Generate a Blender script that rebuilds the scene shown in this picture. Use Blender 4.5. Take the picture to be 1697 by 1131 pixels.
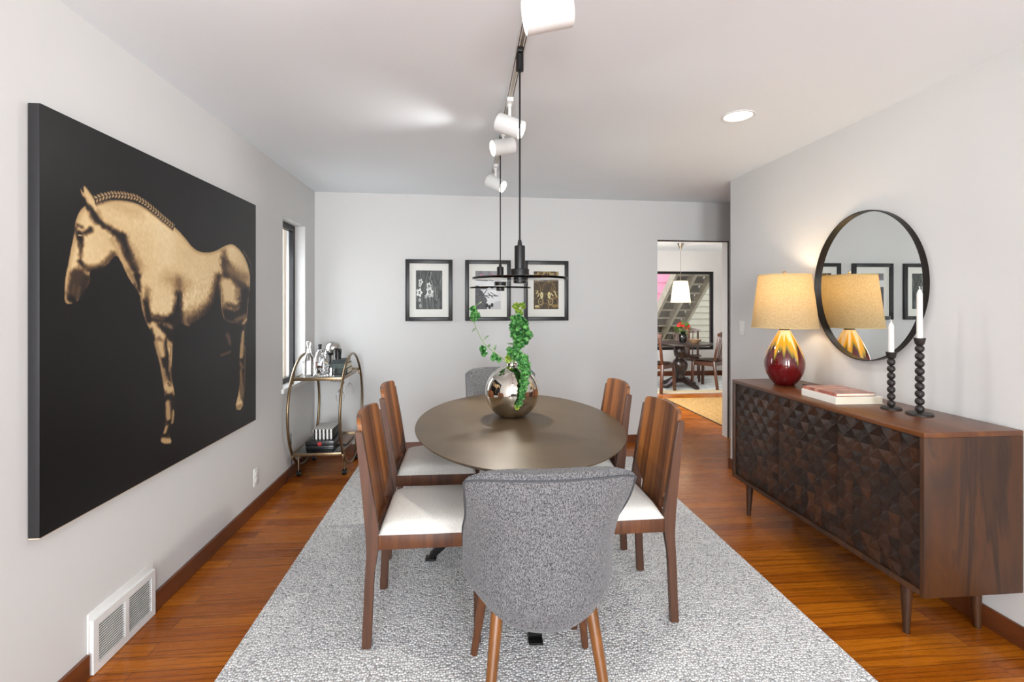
import bpy, bmesh, math, random
import numpy as np
from mathutils import Vector, Matrix
random.seed(7)
PI=math.pi
S=bpy.context.scene
for o in list(bpy.data.objects): bpy.data.objects.remove(o)
COL=S.collection
# ---------------------------------------------------------------- camera
cam=bpy.data.cameras.new('camera'); co=bpy.data.objects.new('camera',cam); COL.objects.link(co)
co.location=(0,0,1.388); co.rotation_euler=(PI/2,0,-math.atan(77/820))
cam.sensor_width=36; cam.lens=820/1697*36; cam.shift_y=-60.5/1697; cam.clip_start=.05
S.camera=co
# ---------------------------------------------------------------- exposure, world
S.view_settings.view_transform='Standard'; S.view_settings.look='None'
S.view_settings.gamma=1; S.view_settings.use_curve_mapping=False
S.view_settings.exposure=0.62
W=bpy.data.worlds.new('world'); S.world=W; W.use_nodes=True
W.node_tree.nodes['Background'].inputs[0].default_value=(.86,.93,1,1)
W.node_tree.nodes['Background'].inputs[1].default_value=2.2
def light(name,kind,loc,power,color=(1,1,1),size=.1,size_y=None,to=None,spot=None,blend=.6):
    d=bpy.data.lights.new(name,kind); d.energy=power; d.color=color
    if kind=='AREA':
        d.size=size
        if size_y: d.shape='RECTANGLE'; d.size_y=size_y
    elif kind in('POINT','SPOT'): d.shadow_soft_size=size
    if kind=='SPOT': d.spot_size=math.radians(spot); d.spot_blend=blend
    o=bpy.data.objects.new(name,d); COL.objects.link(o); o.location=loc
    if to is not None: o.rotation_euler=(Vector(to)-Vector(loc)).to_track_quat('-Z','Y').to_euler()
    return o
WARM=(1,.94,.86); SOFT=(1,.985,.97)
# daylight through the tall windows behind the camera and the narrow window on the left
light('daylight_rear_left','AREA',(-.62,-2.95,1.35),96,(.90,.955,1),.8,2.0,to=(-.62,3,2.1))
light('daylight_rear_right','AREA',(.92,-2.95,1.35),92,(.90,.955,1),.8,2.0,to=(.7,3,2.1))
light('daylight_side','AREA',(-1.62,4.22,1.2),9,(.95,.98,1),.5,1.3,to=(1,4.22,1.1))
light('fill_kitchen','AREA',(1.9,6.4,1.45),70,(1,.98,.96),1.1,1.4,to=(4.5,7.6,1.0))  # added fill for the breakfast room, set at an unseen opening
# recessed cans
light('can_light','SPOT',(1.512,2.626,2.425),17,SOFT,.05,to=(1.512,2.626,0),spot=110,blend=.8)
light('can_light_near','SPOT',(1.15,.55,2.43),5,SOFT,.05,to=(1.15,.55,0),spot=120,blend=.8)
light('can_light_near_left','SPOT',(-.75,.55,2.43),6,SOFT,.05,to=(-.75,.55,0),spot=120,blend=.8)
# ---------------------------------------------------------------- helpers
def tag(o,label=None,cat=None,group=None,kind=None):
    if label: o['label']=label
    if cat: o['category']=cat
    if group: o['group']=group
    if kind: o['kind']=kind
    return o
def empty(name,loc=(0,0,0),rz=0,label=None,cat=None,group=None):
    o=bpy.data.objects.new(name,None); COL.objects.link(o); o.location=loc; o.rotation_euler=(0,0,rz)
    o.empty_display_size=.05
    return tag(o,label,cat,group)
def part(name,bm,mat,parent=None,loc=None,smooth=35,label=None):
    bmesh.ops.recalc_face_normals(bm,faces=bm.faces)
    me=bpy.data.meshes.new(name); bm.to_mesh(me); bm.free()
    if smooth:
        for p in me.polygons: p.use_smooth=True
        me.set_sharp_from_angle(angle=math.radians(smooth))
    o=bpy.data.objects.new(name,me); COL.objects.link(o)
    for m in (mat if isinstance(mat,(list,tuple)) else [mat]): me.materials.append(m)
    if parent: o.parent=parent
    if loc: o.location=loc
    if label: o['label']=label
    return o
def NB(): return bmesh.new()
def box(bm,c,s,bev=0,mat=None,seg=2):
    M=Matrix.Translation(c)
    if mat is not None: M=M@mat
    r=bmesh.ops.create_cube(bm,size=1,matrix=M@Matrix.Diagonal((s[0],s[1],s[2],1)))
    if bev>0:
        es=set(e for v in r['verts'] for e in v.link_edges)
        bmesh.ops.bevel(bm,geom=list(es),offset=bev,segments=seg,profile=.5,affect='EDGES')
    return bm
def b2(bm,x0,x1,y0,y1,z0,z1,bev=0):
    return box(bm,((x0+x1)/2,(y0+y1)/2,(z0+z1)/2),(x1-x0,y1-y0,z1-z0),bev)
def bar(bm,p,q,w,t,bev=0,up=(0,0,1)):
    p=Vector(p);q=Vector(q);d=q-p;z=d.normalized();u=Vector(up)
    if abs(z.dot(u))>.98:u=Vector((0,1,0))
    x=u.cross(z).normalized();y=z.cross(x)
    M=Matrix((x,y,z)).transposed().to_4x4()
    return box(bm,(p+q)/2,(w,t,d.length),bev,M)
def cone(bm,p,q,r1,r2,seg=20,caps=True):
    p=Vector(p);q=Vector(q);d=q-p
    M=Matrix.Translation((p+q)/2)@d.to_track_quat('Z','Y').to_matrix().to_4x4()
    bmesh.ops.create_cone(bm,cap_ends=caps,segments=seg,radius1=r1,radius2=r2,depth=d.length,matrix=M)
    return bm
def lathe(bm,prof,seg=40,c=(0,0,0),sx=1,sy=1,M=None,caps=True):
    rings=[]
    for r,z in prof:
        ring=[]
        for i in range(seg):
            a=2*PI*i/seg; v=Vector((r*math.cos(a)*sx,r*math.sin(a)*sy,z))
            if M is not None: v=M@v
            ring.append(bm.verts.new(v+Vector(c)))
        rings.append(ring)
    for a,b in zip(rings,rings[1:]):
        for i in range(seg):
            j=(i+1)%seg; bm.faces.new((a[i],a[j],b[j],b[i]))
    if caps and prof[0][0]>1e-6: bm.faces.new(rings[0][::-1])
    if caps and prof[-1][0]>1e-6: bm.faces.new(rings[-1])
    bmesh.ops.remove_doubles(bm,verts=[v for r in rings for v in r],dist=1e-6)
    return bm
def tube(bm,pts,r,seg=10,closed=False):
    pts=[Vector(p) for p in pts]; n=len(pts); rings=[]; prev=None
    for i,p in enumerate(pts):
        if closed: t=pts[(i+1)%n]-pts[i-1]
        else: t=pts[min(i+1,n-1)]-pts[max(i-1,0)]
        t.normalize()
        if prev is None:
            u=Vector((0,0,1)) if abs(t.z)<.9 else Vector((1,0,0)); x=u.cross(t).normalized()
        else: x=(prev-prev.dot(t)*t).normalized()
        prev=x; y=t.cross(x); rr=r[i] if isinstance(r,(list,tuple)) else r
        rings.append([bm.verts.new(p+rr*(math.cos(2*PI*k/seg)*x+math.sin(2*PI*k/seg)*y)) for k in range(seg)])
    for i in range(n if closed else n-1):
        a=rings[i];b=rings[(i+1)%n]
        for k in range(seg): bm.faces.new((a[k],a[(k+1)%seg],b[(k+1)%seg],b[k]))
    if not closed: bm.faces.new(rings[0][::-1]); bm.faces.new(rings[-1])
    return bm
def prism(bm,poly,f0,f1):
    """poly 2D points; f0,f1 map a 2D point to 3D for the two faces"""
    a=[bm.verts.new(f0(*p)) for p in poly]; b=[bm.verts.new(f1(*p)) for p in poly]
    bm.faces.new(a[::-1]); bm.faces.new(b); n=len(a)
    for i in range(n): bm.faces.new((a[i],a[(i+1)%n],b[(i+1)%n],b[i]))
    return bm
def grid(bm,fn,nu,nv):
    vs=[[bm.verts.new(fn(i/nu,j/nv)) for j in range(nv+1)] for i in range(nu+1)]
    for i in range(nu):
        for j in range(nv): bm.faces.new((vs[i][j],vs[i+1][j],vs[i+1][j+1],vs[i][j+1]))
    return vs
def copy_tree(o,parent=None,loc=None,rz=None,label=None):
    c=o.copy(); COL.objects.link(c)
    if parent: c.parent=parent
    if loc is not None: c.location=loc
    if rz is not None: c.rotation_euler=(0,0,rz)
    if label: c['label']=label
    for ch in list(o.children): copy_tree(ch,c)
    return c
# ---------------------------------------------------------------- materials
def srgb(r,g,b,a=1):
    f=lambda v:(v/255/12.92) if v/255<=.04045 else ((v/255+.055)/1.055)**2.4
    return (f(r),f(g),f(b),a)
class N:
    def __init__(s,name):
        s.m=bpy.data.materials.new(name); s.m.use_nodes=True; s.t=s.m.node_tree; s.p=s.t.nodes['Principled BSDF']
    def n(s,k,**kw):
        x=s.t.nodes.new(k)
        for a,v in kw.items(): setattr(x,a,v)
        return x
    def l(s,a,b): s.t.links.new(a,b)
    def set(s,**kw):
        for k,v in kw.items():
            s.p.inputs[{'rough':'Roughness','metal':'Metallic','col':'Base Color','coat':'Coat Weight','coatr':'Coat Roughness','spec':'Specular IOR Level','trans':'Transmission Weight','ior':'IOR','sheen':'Sheen Weight','emit':'Emission Color','emits':'Emission Strength','alpha':'Alpha'}[k]].default_value=v
        return s
    def coord(s,scale=(1,1,1),rot=(0,0,0),which='Object',loc=(0,0,0)):
        tc=s.n('ShaderNodeTexCoord'); mp=s.n('ShaderNodeMapping'); mp.inputs['Scale'].default_value=scale; mp.inputs['Rotation'].default_value=rot; mp.inputs['Location'].default_value=loc
        s.l(tc.outputs[which],mp.inputs[0]); return mp.outputs[0]
    def noise(s,vec,scale,detail=4,rough=.55,dist=0):
        x=s.n('ShaderNodeTexNoise'); x.inputs['Scale'].default_value=scale; x.inputs['Detail'].default_value=detail
        x.inputs['Roughness'].default_value=rough; x.inputs['Distortion'].default_value=dist; s.l(vec,x.inputs['Vector']); return x.outputs[0]
    def ramp(s,fac,stops):
        x=s.n('ShaderNodeValToRGB'); e=x.color_ramp.elements
        while len(e)<len(stops): e.new(.5)
        for i,(p,c) in enumerate(stops): e[i].position=p; e[i].color=c
        s.l(fac,x.inputs[0]); return x.outputs[0]
    def mix(s,a,b,fac,mode='MIX'):
        x=s.n('ShaderNodeMix',data_type='RGBA',blend_type=mode)
        for v,i in ((fac,0),(a,6),(b,7)):
            if isinstance(v,(float,int,tuple)): x.inputs[i].default_value=v
            else: s.l(v,x.inputs[i])
        return x.outputs[2]
    def math(s,op,a,b=0.,c=None):
        x=s.n('ShaderNodeMath',operation=op)
        for i,v in enumerate((a,b) if c is None else (a,b,c)):
            if isinstance(v,(float,int)): x.inputs[i].default_value=v
            else: s.l(v,x.inputs[i])
        return x.outputs[0]
    def bump(s,h,strength=.3,dist=.01):
        x=s.n('ShaderNodeBump'); x.inputs['Strength'].default_value=strength; x.inputs['Distance'].default_value=dist
        s.l(h,x.inputs['Height']); s.l(x.outputs[0],s.p.inputs['Normal']); return x
    def col(s,c): s.l(c,s.p.inputs['Base Color'])
def plain(name,c,rough=.5,metal=0,var=.06,**kw):
    k=N(name); k.set(rough=rough,metal=metal,**kw)
    v=k.noise(k.coord(),14,3)
    k.col(k.ramp(v,[(.3,tuple(x*(1-var) for x in c[:3])+(1,)),(.7,tuple(min(1,x*(1+var)) for x in c[:3])+(1,))]))
    return k.m
def paint(name,c,bump=.05):
    k=N(name); k.set(rough=.62,spec=.3); v=k.coord()
    k.col(k.ramp(k.noise(v,1.3,2),[(.3,c),(.7,tuple(x*1.02 for x in c[:3])+(1,))])); k.bump(k.noise(v,180,2),bump,.002); return k.m
def wood(name,stops,scale=(1,1,1),freq=3.,rough=.4,coat=.0,streak=.5,dark=(.02,.008,.003,1)):
    """grain runs along the axis with the smallest scale"""
    k=N(name); k.set(rough=rough,coat=coat,coatr=.2); v=k.coord(scale)
    a=k.noise(v,freq,5,.6,.8); base=k.ramp(a,stops)
    fine=k.noise(v,freq*9,4,.7,.3); f=k.ramp(fine,[(.38,(0,0,0,1)),(.62,(1,1,1,1))])
    k.col(k.mix(k.mix(base,dark,.55),base,k.math('ADD',k.math('MULTIPLY',f,streak),1-streak)))
    k.bump(fine,.08,.002); return k.m
def woven(name,c1,c2,scale=420,rough=.95,bump=.5,blotch=.0):
    k=N(name); k.set(rough=rough,spec=.15,sheen=.15); v=k.coord()
    n1=k.noise(k.coord((1,1,.35)),scale,2,.6); n2=k.noise(k.coord((1,.35,1)),scale*.9,2,.6)
    f=k.math('MULTIPLY',k.math('ADD',n1,n2),.5)
    k.col(k.ramp(f,[(.40,c1),(.60,c2)])); k.bump(f,bump,.003); return k.m
M={}
M['wall']=paint('wall_paint',srgb(209,208,206)); M['ceiling']=paint('ceiling_paint',srgb(237,243,247),.02)
M['white']=plain('white_enamel',srgb(222,222,220),.35,var=.01)
M['black_metal']=plain('black_metal',srgb(22,21,21),.38,.3)
M['mirror_frame']=plain('dark_bronze_frame',srgb(30,24,20),.35,.5)
M['frame_black']=plain('black_frame_paint',srgb(28,27,28),.4)
M['bronze']=plain('antique_brass',srgb(132,112,84),.28,.95,coat=.3)
M['nickel']=plain('brushed_nickel',srgb(160,150,135),.3,.9)
M['track']=plain('track_metal',srgb(176,168,150),.35,.7)
M['dark_slot']=plain('dark_slot',srgb(18,18,18),.6)
M['mat']=plain('mat_board',srgb(226,225,218),.8,var=.01)
M['walnut']=wood('walnut',[(.25,srgb(62,32,14)),(.5,srgb(94,52,24)),(.75,srgb(126,76,36))],(9,9,.7),2.2,.5,.04)
M['walnut_leg']=wood('walnut_leg',[(.25,srgb(62,36,22)),(.75,srgb(96,59,38))],(9,9,.7),2.,.45,.1,.3)
M['oak_leg']=wood('oak_leg',[(.25,srgb(92,54,16)),(.75,srgb(138,84,30))],(9,9,.7),2.,.35,.25,.3)
M['base_wood']=wood('baseboard_wood',[(.25,srgb(84,42,20)),(.75,srgb(118,64,32))],(1,1,12),2.,.35,.2,.4)
M['side_top']=wood('sheesham_top',[(.2,srgb(70,36,14)),(.5,srgb(98,54,24)),(.8,srgb(124,76,36))],(7,.6,7),2.0,.34,.15,.4)
M['side_end']=wood('sheesham_end',[(.24,srgb(30,15,5)),(.42,srgb(54,29,9)),(.52,srgb(74,41,12)),(.58,srgb(42,22,7)),(.68,srgb(62,34,11)),(.82,srgb(88,56,24))],(3.4,3.4,.4),1.6,.5,.06,.35)
M['cherry']=wood('cherry',[(.25,srgb(56,28,13)),(.75,srgb(90,48,24))],(6,6,1),2.,.35,.25,.3)
M['espresso']=wood('espresso',[(.25,srgb(28,20,18)),(.75,srgb(52,36,30))],(6,6,1),2.,.3,.3,.3)
M['cream_fabric']=woven('cream_fabric',srgb(196,193,186),srgb(226,223,217),520,bump=.3)
M['gray_fabric']=woven('gray_fabric',srgb(46,47,49),srgb(132,132,134),400,bump=.6)
M['piping']=plain('piping',srgb(70,71,74),.9)
M['silver']=plain('mirrored_nickel',srgb(216,211,202),.05,1,var=.01)
M['candle']=plain('candle_wax',srgb(238,236,230),.5,var=.01)
M['holder']=plain('blackened_wood',srgb(34,28,25),.5)
M['stone']=plain('table_bronze_top',srgb(98,88,76),.3,.55,var=.05)
M['stem']=plain('stem_green',srgb(128,150,92),.6)
def glass(name,c=(1,1,1,1),ior=1.45,rough=0.):
    k=N(name); k.set(col=c,trans=1.,ior=ior,rough=rough); return k.m
M['glass']=glass('clear_glass'); M['smoke']=glass('smoked_glass',(.25,.26,.27,1)); M['crystal']=glass('cut_crystal',ior=1.52)
def mk_floor():
    k=N('oak_floor'); k.set(rough=.3,coat=.12,coatr=.1,spec=.3)
    v=k.coord((1,1,1)); br=k.n('ShaderNodeTexBrick'); k.l(v,br.inputs['Vector'])
    br.offset=.37; br.inputs['Scale'].default_value=1; br.inputs['Brick Width'].default_value=1.25; br.inputs['Row Height'].default_value=.083
    br.inputs['Mortar Size'].default_value=.0011; br.inputs['Mortar Smooth'].default_value=.4; br.inputs['Bias'].default_value=0
    br.inputs['Color1'].default_value=(0,0,0,1); br.inputs['Color2'].default_value=(1,1,1,1); br.inputs['Mortar'].default_value=(.5,.5,.5,1)
    # shift grain per board
    sh=k.n('ShaderNodeVectorMath',operation='MULTIPLY_ADD'); k.l(br.outputs['Color'],sh.inputs[0]); sh.inputs[1].default_value=(7.3,3.1,0); k.l(v,sh.inputs[2])
    mp=k.n('ShaderNodeMapping'); mp.inputs['Scale'].default_value=(.55,8,1); k.l(sh.outputs[0],mp.inputs[0])
    wv=k.n('ShaderNodeTexWave',wave_type='RINGS',rings_direction='Z'); wv.inputs['Scale'].default_value=1.1; wv.inputs['Distortion'].default_value=11; wv.inputs['Detail'].default_value=3; wv.inputs['Detail Scale'].default_value=1.2
    k.l(mp.outputs[0],wv.inputs['Vector'])
    base=k.ramp(br.outputs['Color'],[(0,srgb(142,72,10)),(.35,srgb(166,90,14)),(.7,srgb(182,104,20)),(1,srgb(154,80,12))])
    g=k.ramp(wv.outputs['Fac'],[(0,(.34,.26,.2,1)),(.06,(.55,.48,.42,1)),(.16,(.92,.9,.87,1)),(.5,(1,1,1,1))])
    mp2=k.n('ShaderNodeMapping'); mp2.inputs['Scale'].default_value=(3,90,1); k.l(sh.outputs[0],mp2.inputs[0])
    fine=k.noise(mp2.outputs[0],2.2,4,.7); fr=k.ramp(fine,[(.3,(.74,.7,.66,1)),(.6,(1,1,1,1))])
    c=k.mix(k.mix(base,g,.55,'MULTIPLY'),fr,.65,'MULTIPLY'); c=k.mix(c,(.03,.012,.004,1),br.outputs['Fac'])
    k.col(c); k.l(k.math('MULTIPLY_ADD',fine,.16,.2),k.p.inputs['Roughness'])
    k.bump(k.math('SUBTRACT',k.math('MULTIPLY',fine,.25),br.outputs['Fac']),.25,.0015); return k.m
M['floor']=mk_floor()
def mk_rug():
    k=N('pebble_wool'); k.set(rough=.95,spec=.1,sheen=.2)
    v=k.coord((96,84,84)); nz=k.noise(k.coord(),9,2)
    vo=k.n('ShaderNodeTexVoronoi',feature='F1'); vo.inputs['Scale'].default_value=1; vo.inputs['Randomness'].default_value=.72; k.l(v,vo.inputs['Vector'])
    ve=k.n('ShaderNodeTexVoronoi',feature='DISTANCE_TO_EDGE'); ve.inputs['Scale'].default_value=1; ve.inputs['Randomness'].default_value=.72; k.l(v,ve.inputs['Vector'])
    rgb=k.n('ShaderNodeSeparateColor'); k.l(vo.outputs['Color'],rgb.inputs[0])
    cell=k.ramp(rgb.outputs[0],[(0,srgb(212,213,215)),(.3,srgb(234,234,234)),(1,srgb(248,247,246))])
    pit=k.ramp(ve.outputs[0],[(0,srgb(84,84,86)),(.15,(1,1,1,1))])
    c=k.mix(cell,pit,.8,'MULTIPLY'); c=k.mix(c,k.ramp(nz,[(.3,(.93,.93,.94,1)),(.7,(1,1,1,1))]),1.,'MULTIPLY'); k.col(c)
    h=k.math('SUBTRACT',1.,k.math('POWER',vo.outputs['Distance'],1.6)); k.bump(h,1.,.006); return k.m
M['rug']=mk_rug()
def mk_jute():
    k=N('jute'); k.set(rough=.95,spec=.1); n1=k.noise(k.coord((8,70,1),(0,0,.5)),2,3); n2=k.noise(k.coord((70,8,1),(0,0,.5)),2,3)
    f=k.math('MULTIPLY',k.math('ADD',n1,n2),.5); k.col(k.ramp(f,[(.38,srgb(128,96,54)),(.6,srgb(196,160,106))])); k.bump(f,.6,.006); return k.m
M['jute']=mk_jute()
# ---------------------------------------------------------------- the room shell
CZ=2.44; XL=-1.40; XR=2.24
def by(x): return 4.764+.0317*(x+1.4)          # front face of the slightly skewed back wall
def struct(name,bm,mat,**kw): return tag(part(name,bm,mat,smooth=0,**kw),kind='structure')
struct('floor',b2(NB(),-1.6,5.3,-3.2,9.5,-.1,0),M['floor'])
struct('ceiling',b2(NB(),-1.6,5.3,-3.2,9.5,CZ,CZ+.1),M['ceiling'])
# left wall with the narrow window opening
bm=NB(); WY0,WY1,WZ0,WZ1=3.954,4.486,.733,2.07
b2(bm,XL-.16,XL,-3.1,WY0,0,CZ); b2(bm,XL-.16,XL,WY1,5.0,0,CZ); b2(bm,XL-.16,XL,WY0,WY1,0,WZ0); b2(bm,XL-.16,XL,WY0,WY1,WZ1,CZ)
struct('wall_left',bm,M['wall'])
# back wall with the doorway
def slab(bm,x0,x1,z0,z1,t=.13):
    return prism(bm,[(x0,z0),(x1,z0),(x1,z1),(x0,z1)],lambda x,z:(x,by(x),z),lambda x,z:(x,by(x)+t,z))
DX0,DX1,DZ=1.942,2.715,2.045
bm=NB(); slab(bm,XL,DX0,0,CZ); slab(bm,DX0,DX1,DZ,CZ); slab(bm,DX1,5.2,0,CZ); struct('wall_back',bm,M['wall'])
# doorway track and jamb edge
bm=NB(); slab(bm,DX0,DX1,DZ-.008,DZ,.03); b2(bm,DX1-.008,DX1,by(DX1),by(DX1)+.012,0,DZ-.008)
struct('trim_1',bm,M['dark_slot'])
struct('wall_right',b2(NB(),XR,XR+.12,-3.1,4.01,0,CZ),M['wall'])
struct('wall_hall',b2(NB(),XR+.12,5.2,3.2,3.3,0,CZ),M['wall'])
# wall behind the camera with two tall windows
bm=NB(); Y0,Y1=-3.1,-2.98
for x0,x1 in((XL,-1.02),(-.22,.52),(1.32,XR)): b2(bm,x0,x1,Y0,Y1,0,CZ)
for x0,x1 in((-1.02,-.22),(.52,1.32)): b2(bm,x0,x1,Y0,Y1,0,.3); b2(bm,x0,x1,Y0,Y1,2.35,CZ)
struct('wall_front',bm,M['wall'])
for i,(x0,x1) in enumerate(((-1.02,-.22),(.52,1.32))):
    bm=NB()
    for a in((x0,x0+.05),(x1-.05,x1)): b2(bm,a[0],a[1],-3.06,-3.0,.3,2.35)
    for z in((.3,.35),(2.3,2.35)): b2(bm,x0+.05,x1-.05,-3.06,-3.0,z[0],z[1])
    struct('window_%d'%(i+2),bm,M['white'])
# left window: dark frame set to the outside of the opening, glass pane
bm=NB(); fx0,fx1=XL-.125,XL-.085
for y in((WY0,WY0+.045),(WY1-.045,WY1)): b2(bm,fx0,fx1,y[0],y[1],WZ0,WZ1)
for z in((WZ0,WZ0+.045),(WZ1-.05,WZ1)): b2(bm,fx0,fx1,WY0+.045,WY1-.045,z[0],z[1])
w=struct('window_1',bm,M['black_metal'])
part('pane',b2(NB(),fx0+.015,fx0+.02,WY0+.045,WY1-.045,WZ0+.045,WZ1-.05),M['glass'],w)
bm=NB(); b2(bm,XL-.085,XL+.018,WY0-.03,WY1+.03,WZ0-.03,WZ0+.004,.004); struct('trim_2',bm,M['white'])
# baseboards
def base(name,*boxes):
    bm=NB()
    for b in boxes: b2(bm,*b,0,.09,.004)
    return struct(name,bm,M['base_wood'])
base('baseboard_left',(XL,XL+.014,-2.98,1.975),(XL,XL+.014,2.365,4.76))
bm=NB(); prism(bm,[(XL,0),(DX0,0),(DX0,.075),(XL,.075)],lambda x,z:(x,by(x)-.014,z),lambda x,z:(x,by(x),z)); struct('baseboard_back',bm,M['base_wood'])
base('baseboard_right',(XR-.014,XR,-2.98,4.01),(XR-.014,XR+.12,4.01,4.024))
# breakfast room beyond the doorway
FY=9.32; KX=5.02; kx0,kx1,kz0,kz1=3.05,4.865,.50,2.035
bm=NB(); b2(bm,1.8,kx0,FY,FY+.15,0,CZ); b2(bm,kx1,KX+.2,FY,FY+.15,0,CZ); b2(bm,kx0,kx1,FY,FY+.15,0,kz0); b2(bm,kx0,kx1,FY,FY+.15,kz1,CZ)
struct('wall_kitchen_back',bm,M['wall'])
bm=NB(); b2(bm,KX,KX+.12,3.3,FY,0,CZ); struct('wall_kitchen_right',bm,M['wall'])
bm=NB(); b2(bm,1.75,1.87,5.0,5.8,0,CZ); b2(bm,1.75,1.87,7.0,9.45,0,CZ); b2(bm,1.75,1.87,5.8,7.0,0,.7); b2(bm,1.75,1.87,5.8,7.0,2.2,CZ)  # unseen wall, its opening added for the fill light
struct('wall_kitchen_left',bm,M['wall'])
base('baseboard_kitchen',(1.87,KX,FY-.014,FY),(KX-.014,KX,4.95,FY-.014))
bm=NB()
for x in((kx0,kx0+.05),(kx1-.05,kx1)): b2(bm,x[0],x[1],FY+.03,FY+.09,kz0,kz1)
for z in((kz0,kz0+.05),(kz1-.05,kz1)): b2(bm,kx0+.05,kx1-.05,FY+.03,FY+.09,z[0],z[1])
w=struct('window_4',bm,M['black_metal'])
part('pane',b2(NB(),kx0+.05,kx1-.05,FY+.055,FY+.06,kz0+.05,kz1-.05),M['glass'],w)
# ---------------------------------------------------------------- outside
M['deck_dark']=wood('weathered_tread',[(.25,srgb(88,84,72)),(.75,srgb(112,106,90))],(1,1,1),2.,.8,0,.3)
M['deck']=wood('weathered_timber',[(.25,srgb(150,143,124)),(.75,srgb(182,174,152))],(1,1,1),2.,.8,0,.3)
M['pink']=plain('pink_siding_paint',srgb(236,150,178),.7,var=.03)
M['lap']=plain('grey_siding_paint',srgb(150,144,126),.8,var=.04)
M['earth']=plain('garden_soil',srgb(120,112,92),.95,var=.2)
st=empty('outdoor_staircase',(4.7,10.4,0),0,'weathered grey timber deck stairs seen from below beyond the far window','staircase')
def sl(y): return 1.18+(10.94-y)*.83
for x in(4.33,4.74,5.12):
    bm=NB(); prism(bm,[(9.75,sl(9.75)-.13),(9.75,sl(9.75)+.13),(12.3,sl(12.3)+.13),(12.3,sl(12.3)-.13)],lambda y,z:(x-4.7-.03,y-10.4,z),lambda y,z:(x-4.7+.03,y-10.4,z))
    part('stringer',bm,M['deck'],st,smooth=0)
for i in range(11):
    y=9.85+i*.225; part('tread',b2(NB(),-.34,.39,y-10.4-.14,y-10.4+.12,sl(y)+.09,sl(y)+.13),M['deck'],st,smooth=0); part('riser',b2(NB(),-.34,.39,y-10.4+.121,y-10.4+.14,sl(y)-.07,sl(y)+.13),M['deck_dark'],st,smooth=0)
def siding(name,x0,x1,y,mat,label,z1=4.2,pitch=.17,s=-1):
    bm=NB(); z=-.1
    while z<z1:
        prism(bm,[(0,z),(s*.03,z),(s*.008,z+pitch),(0,z+pitch)],lambda a,b:(x0,y+a,b),lambda a,b:(x1,y+a,b)); z+=pitch
    return tag(part(name,bm,mat,smooth=0),label,'wall')
siding('siding_wall',2.0,5.75,13.2,M['pink'],'pink lap sided wall outside beyond the timber stairs',pitch=.3)
siding('siding_wall',5.53,8.6,12.4,M['lap'],'grey lap sided wall outside to the right of the stairs',pitch=.16)
struct('ground',b2(NB(),-9,9,-9,16,-.5,-.12),M['earth'])
# neighbour's tan wall and a leafy shrub seen through the slim window
siding('siding_wall',-7.5,-1.75,9.9,plain('tan_siding_paint',srgb(214,196,170),.8),'tan lap sided wall outside the slim left window',3.2,.2)
post=tag(part('porch_post',b2(NB(),-1.90,-1.78,5.05,5.17,-.12,3.0,.01),plain('cream_post_paint',srgb(226,212,190),.7)),'cream painted porch post outside the slim left window','post')
def leafmat(name,a,b,rough=.5):
    k=N(name); k.set(rough=rough,spec=.35); k.col(k.ramp(k.noise(k.coord(),60,2),[(.35,a),(.65,b)])); return k.m
M['shrub']=leafmat('shrub_leaf',srgb(60,84,44),srgb(128,150,92))
sh=empty('garden_shrub',(-2.75,7.6,-.12),0,'leafy green shrub outside the slim left window','shrub')
bm=NB()
for i in range(900):
    a=random.uniform(0,2*PI); r=.75*math.sqrt(random.random()); z=random.uniform(1.2,3.3); r*=math.sin(PI*min(1,max(.1,(z-.9)/2.7)))
    c=Vector((r*math.cos(a),r*math.sin(a),z)); d=Vector((random.uniform(-1,1),random.uniform(-1,1),random.uniform(-1,.6))).normalized(); u=d.orthogonal().normalized()
    v=[bm.verts.new(c+q) for q in(-.05*d,.024*u,.055*d+Vector((0,0,-.01)),-.024*u)]; bm.faces.new(v)
part('foliage',bm,M['shrub'],sh,smooth=0)
bm=NB(); tube(bm,[(0,0,-.0),(.03,0,.8),(-.04,.03,1.6),(.02,0,2.6)],[.05,.045,.035,.015],8)
for a in range(6): tube(bm,[(0,0,1.1+.2*a),(.3*math.cos(a*1.3),.3*math.sin(a*1.3),1.7+.2*a)],[.02,.008],6)
part('trunk',bm,plain('bark',srgb(92,78,62),.9,var=.2),sh)
# ---------------------------------------------------------------- rugs
bm=NB(); b2(bm,-.914,1.50,1.25,4.36,.0005,.013,.005)
tag(part('area_rug',bm,M['rug'],smooth=0),'light grey pebble-weave wool rug under the dining table','rug')
bm=NB(); b2(bm,2.92,4.5,5.06,7.02,.0005,.010,.004)
o=tag(part('jute_rug',bm,M['jute'],smooth=0),'golden woven jute rug on the floor beyond the doorway','rug')
part('binding',b2(NB(),2.908,2.92,5.06,7.02,.0005,.011),plain('rug_binding',srgb(70,50,28),.9),o)
bm=NB(); b2(bm,2.2,4.95,7.42,9.2,.0005,.010,.003)
k=N('pale_rug'); k.set(rough=.95); k.col(k.ramp(k.noise(k.coord(),5,5,.7),[(.35,srgb(168,176,178)),(.6,srgb(214,216,212))])); pr=k.m
o=tag(part('area_rug',bm,pr,smooth=0),'pale grey blue rug with a beige border under the round pedestal table','rug')
bm=NB(); b2(bm,2.2,4.95,7.42,7.66,.0103,.0115); part('border',bm,plain('rug_border',srgb(196,180,146),.95),o)
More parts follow.
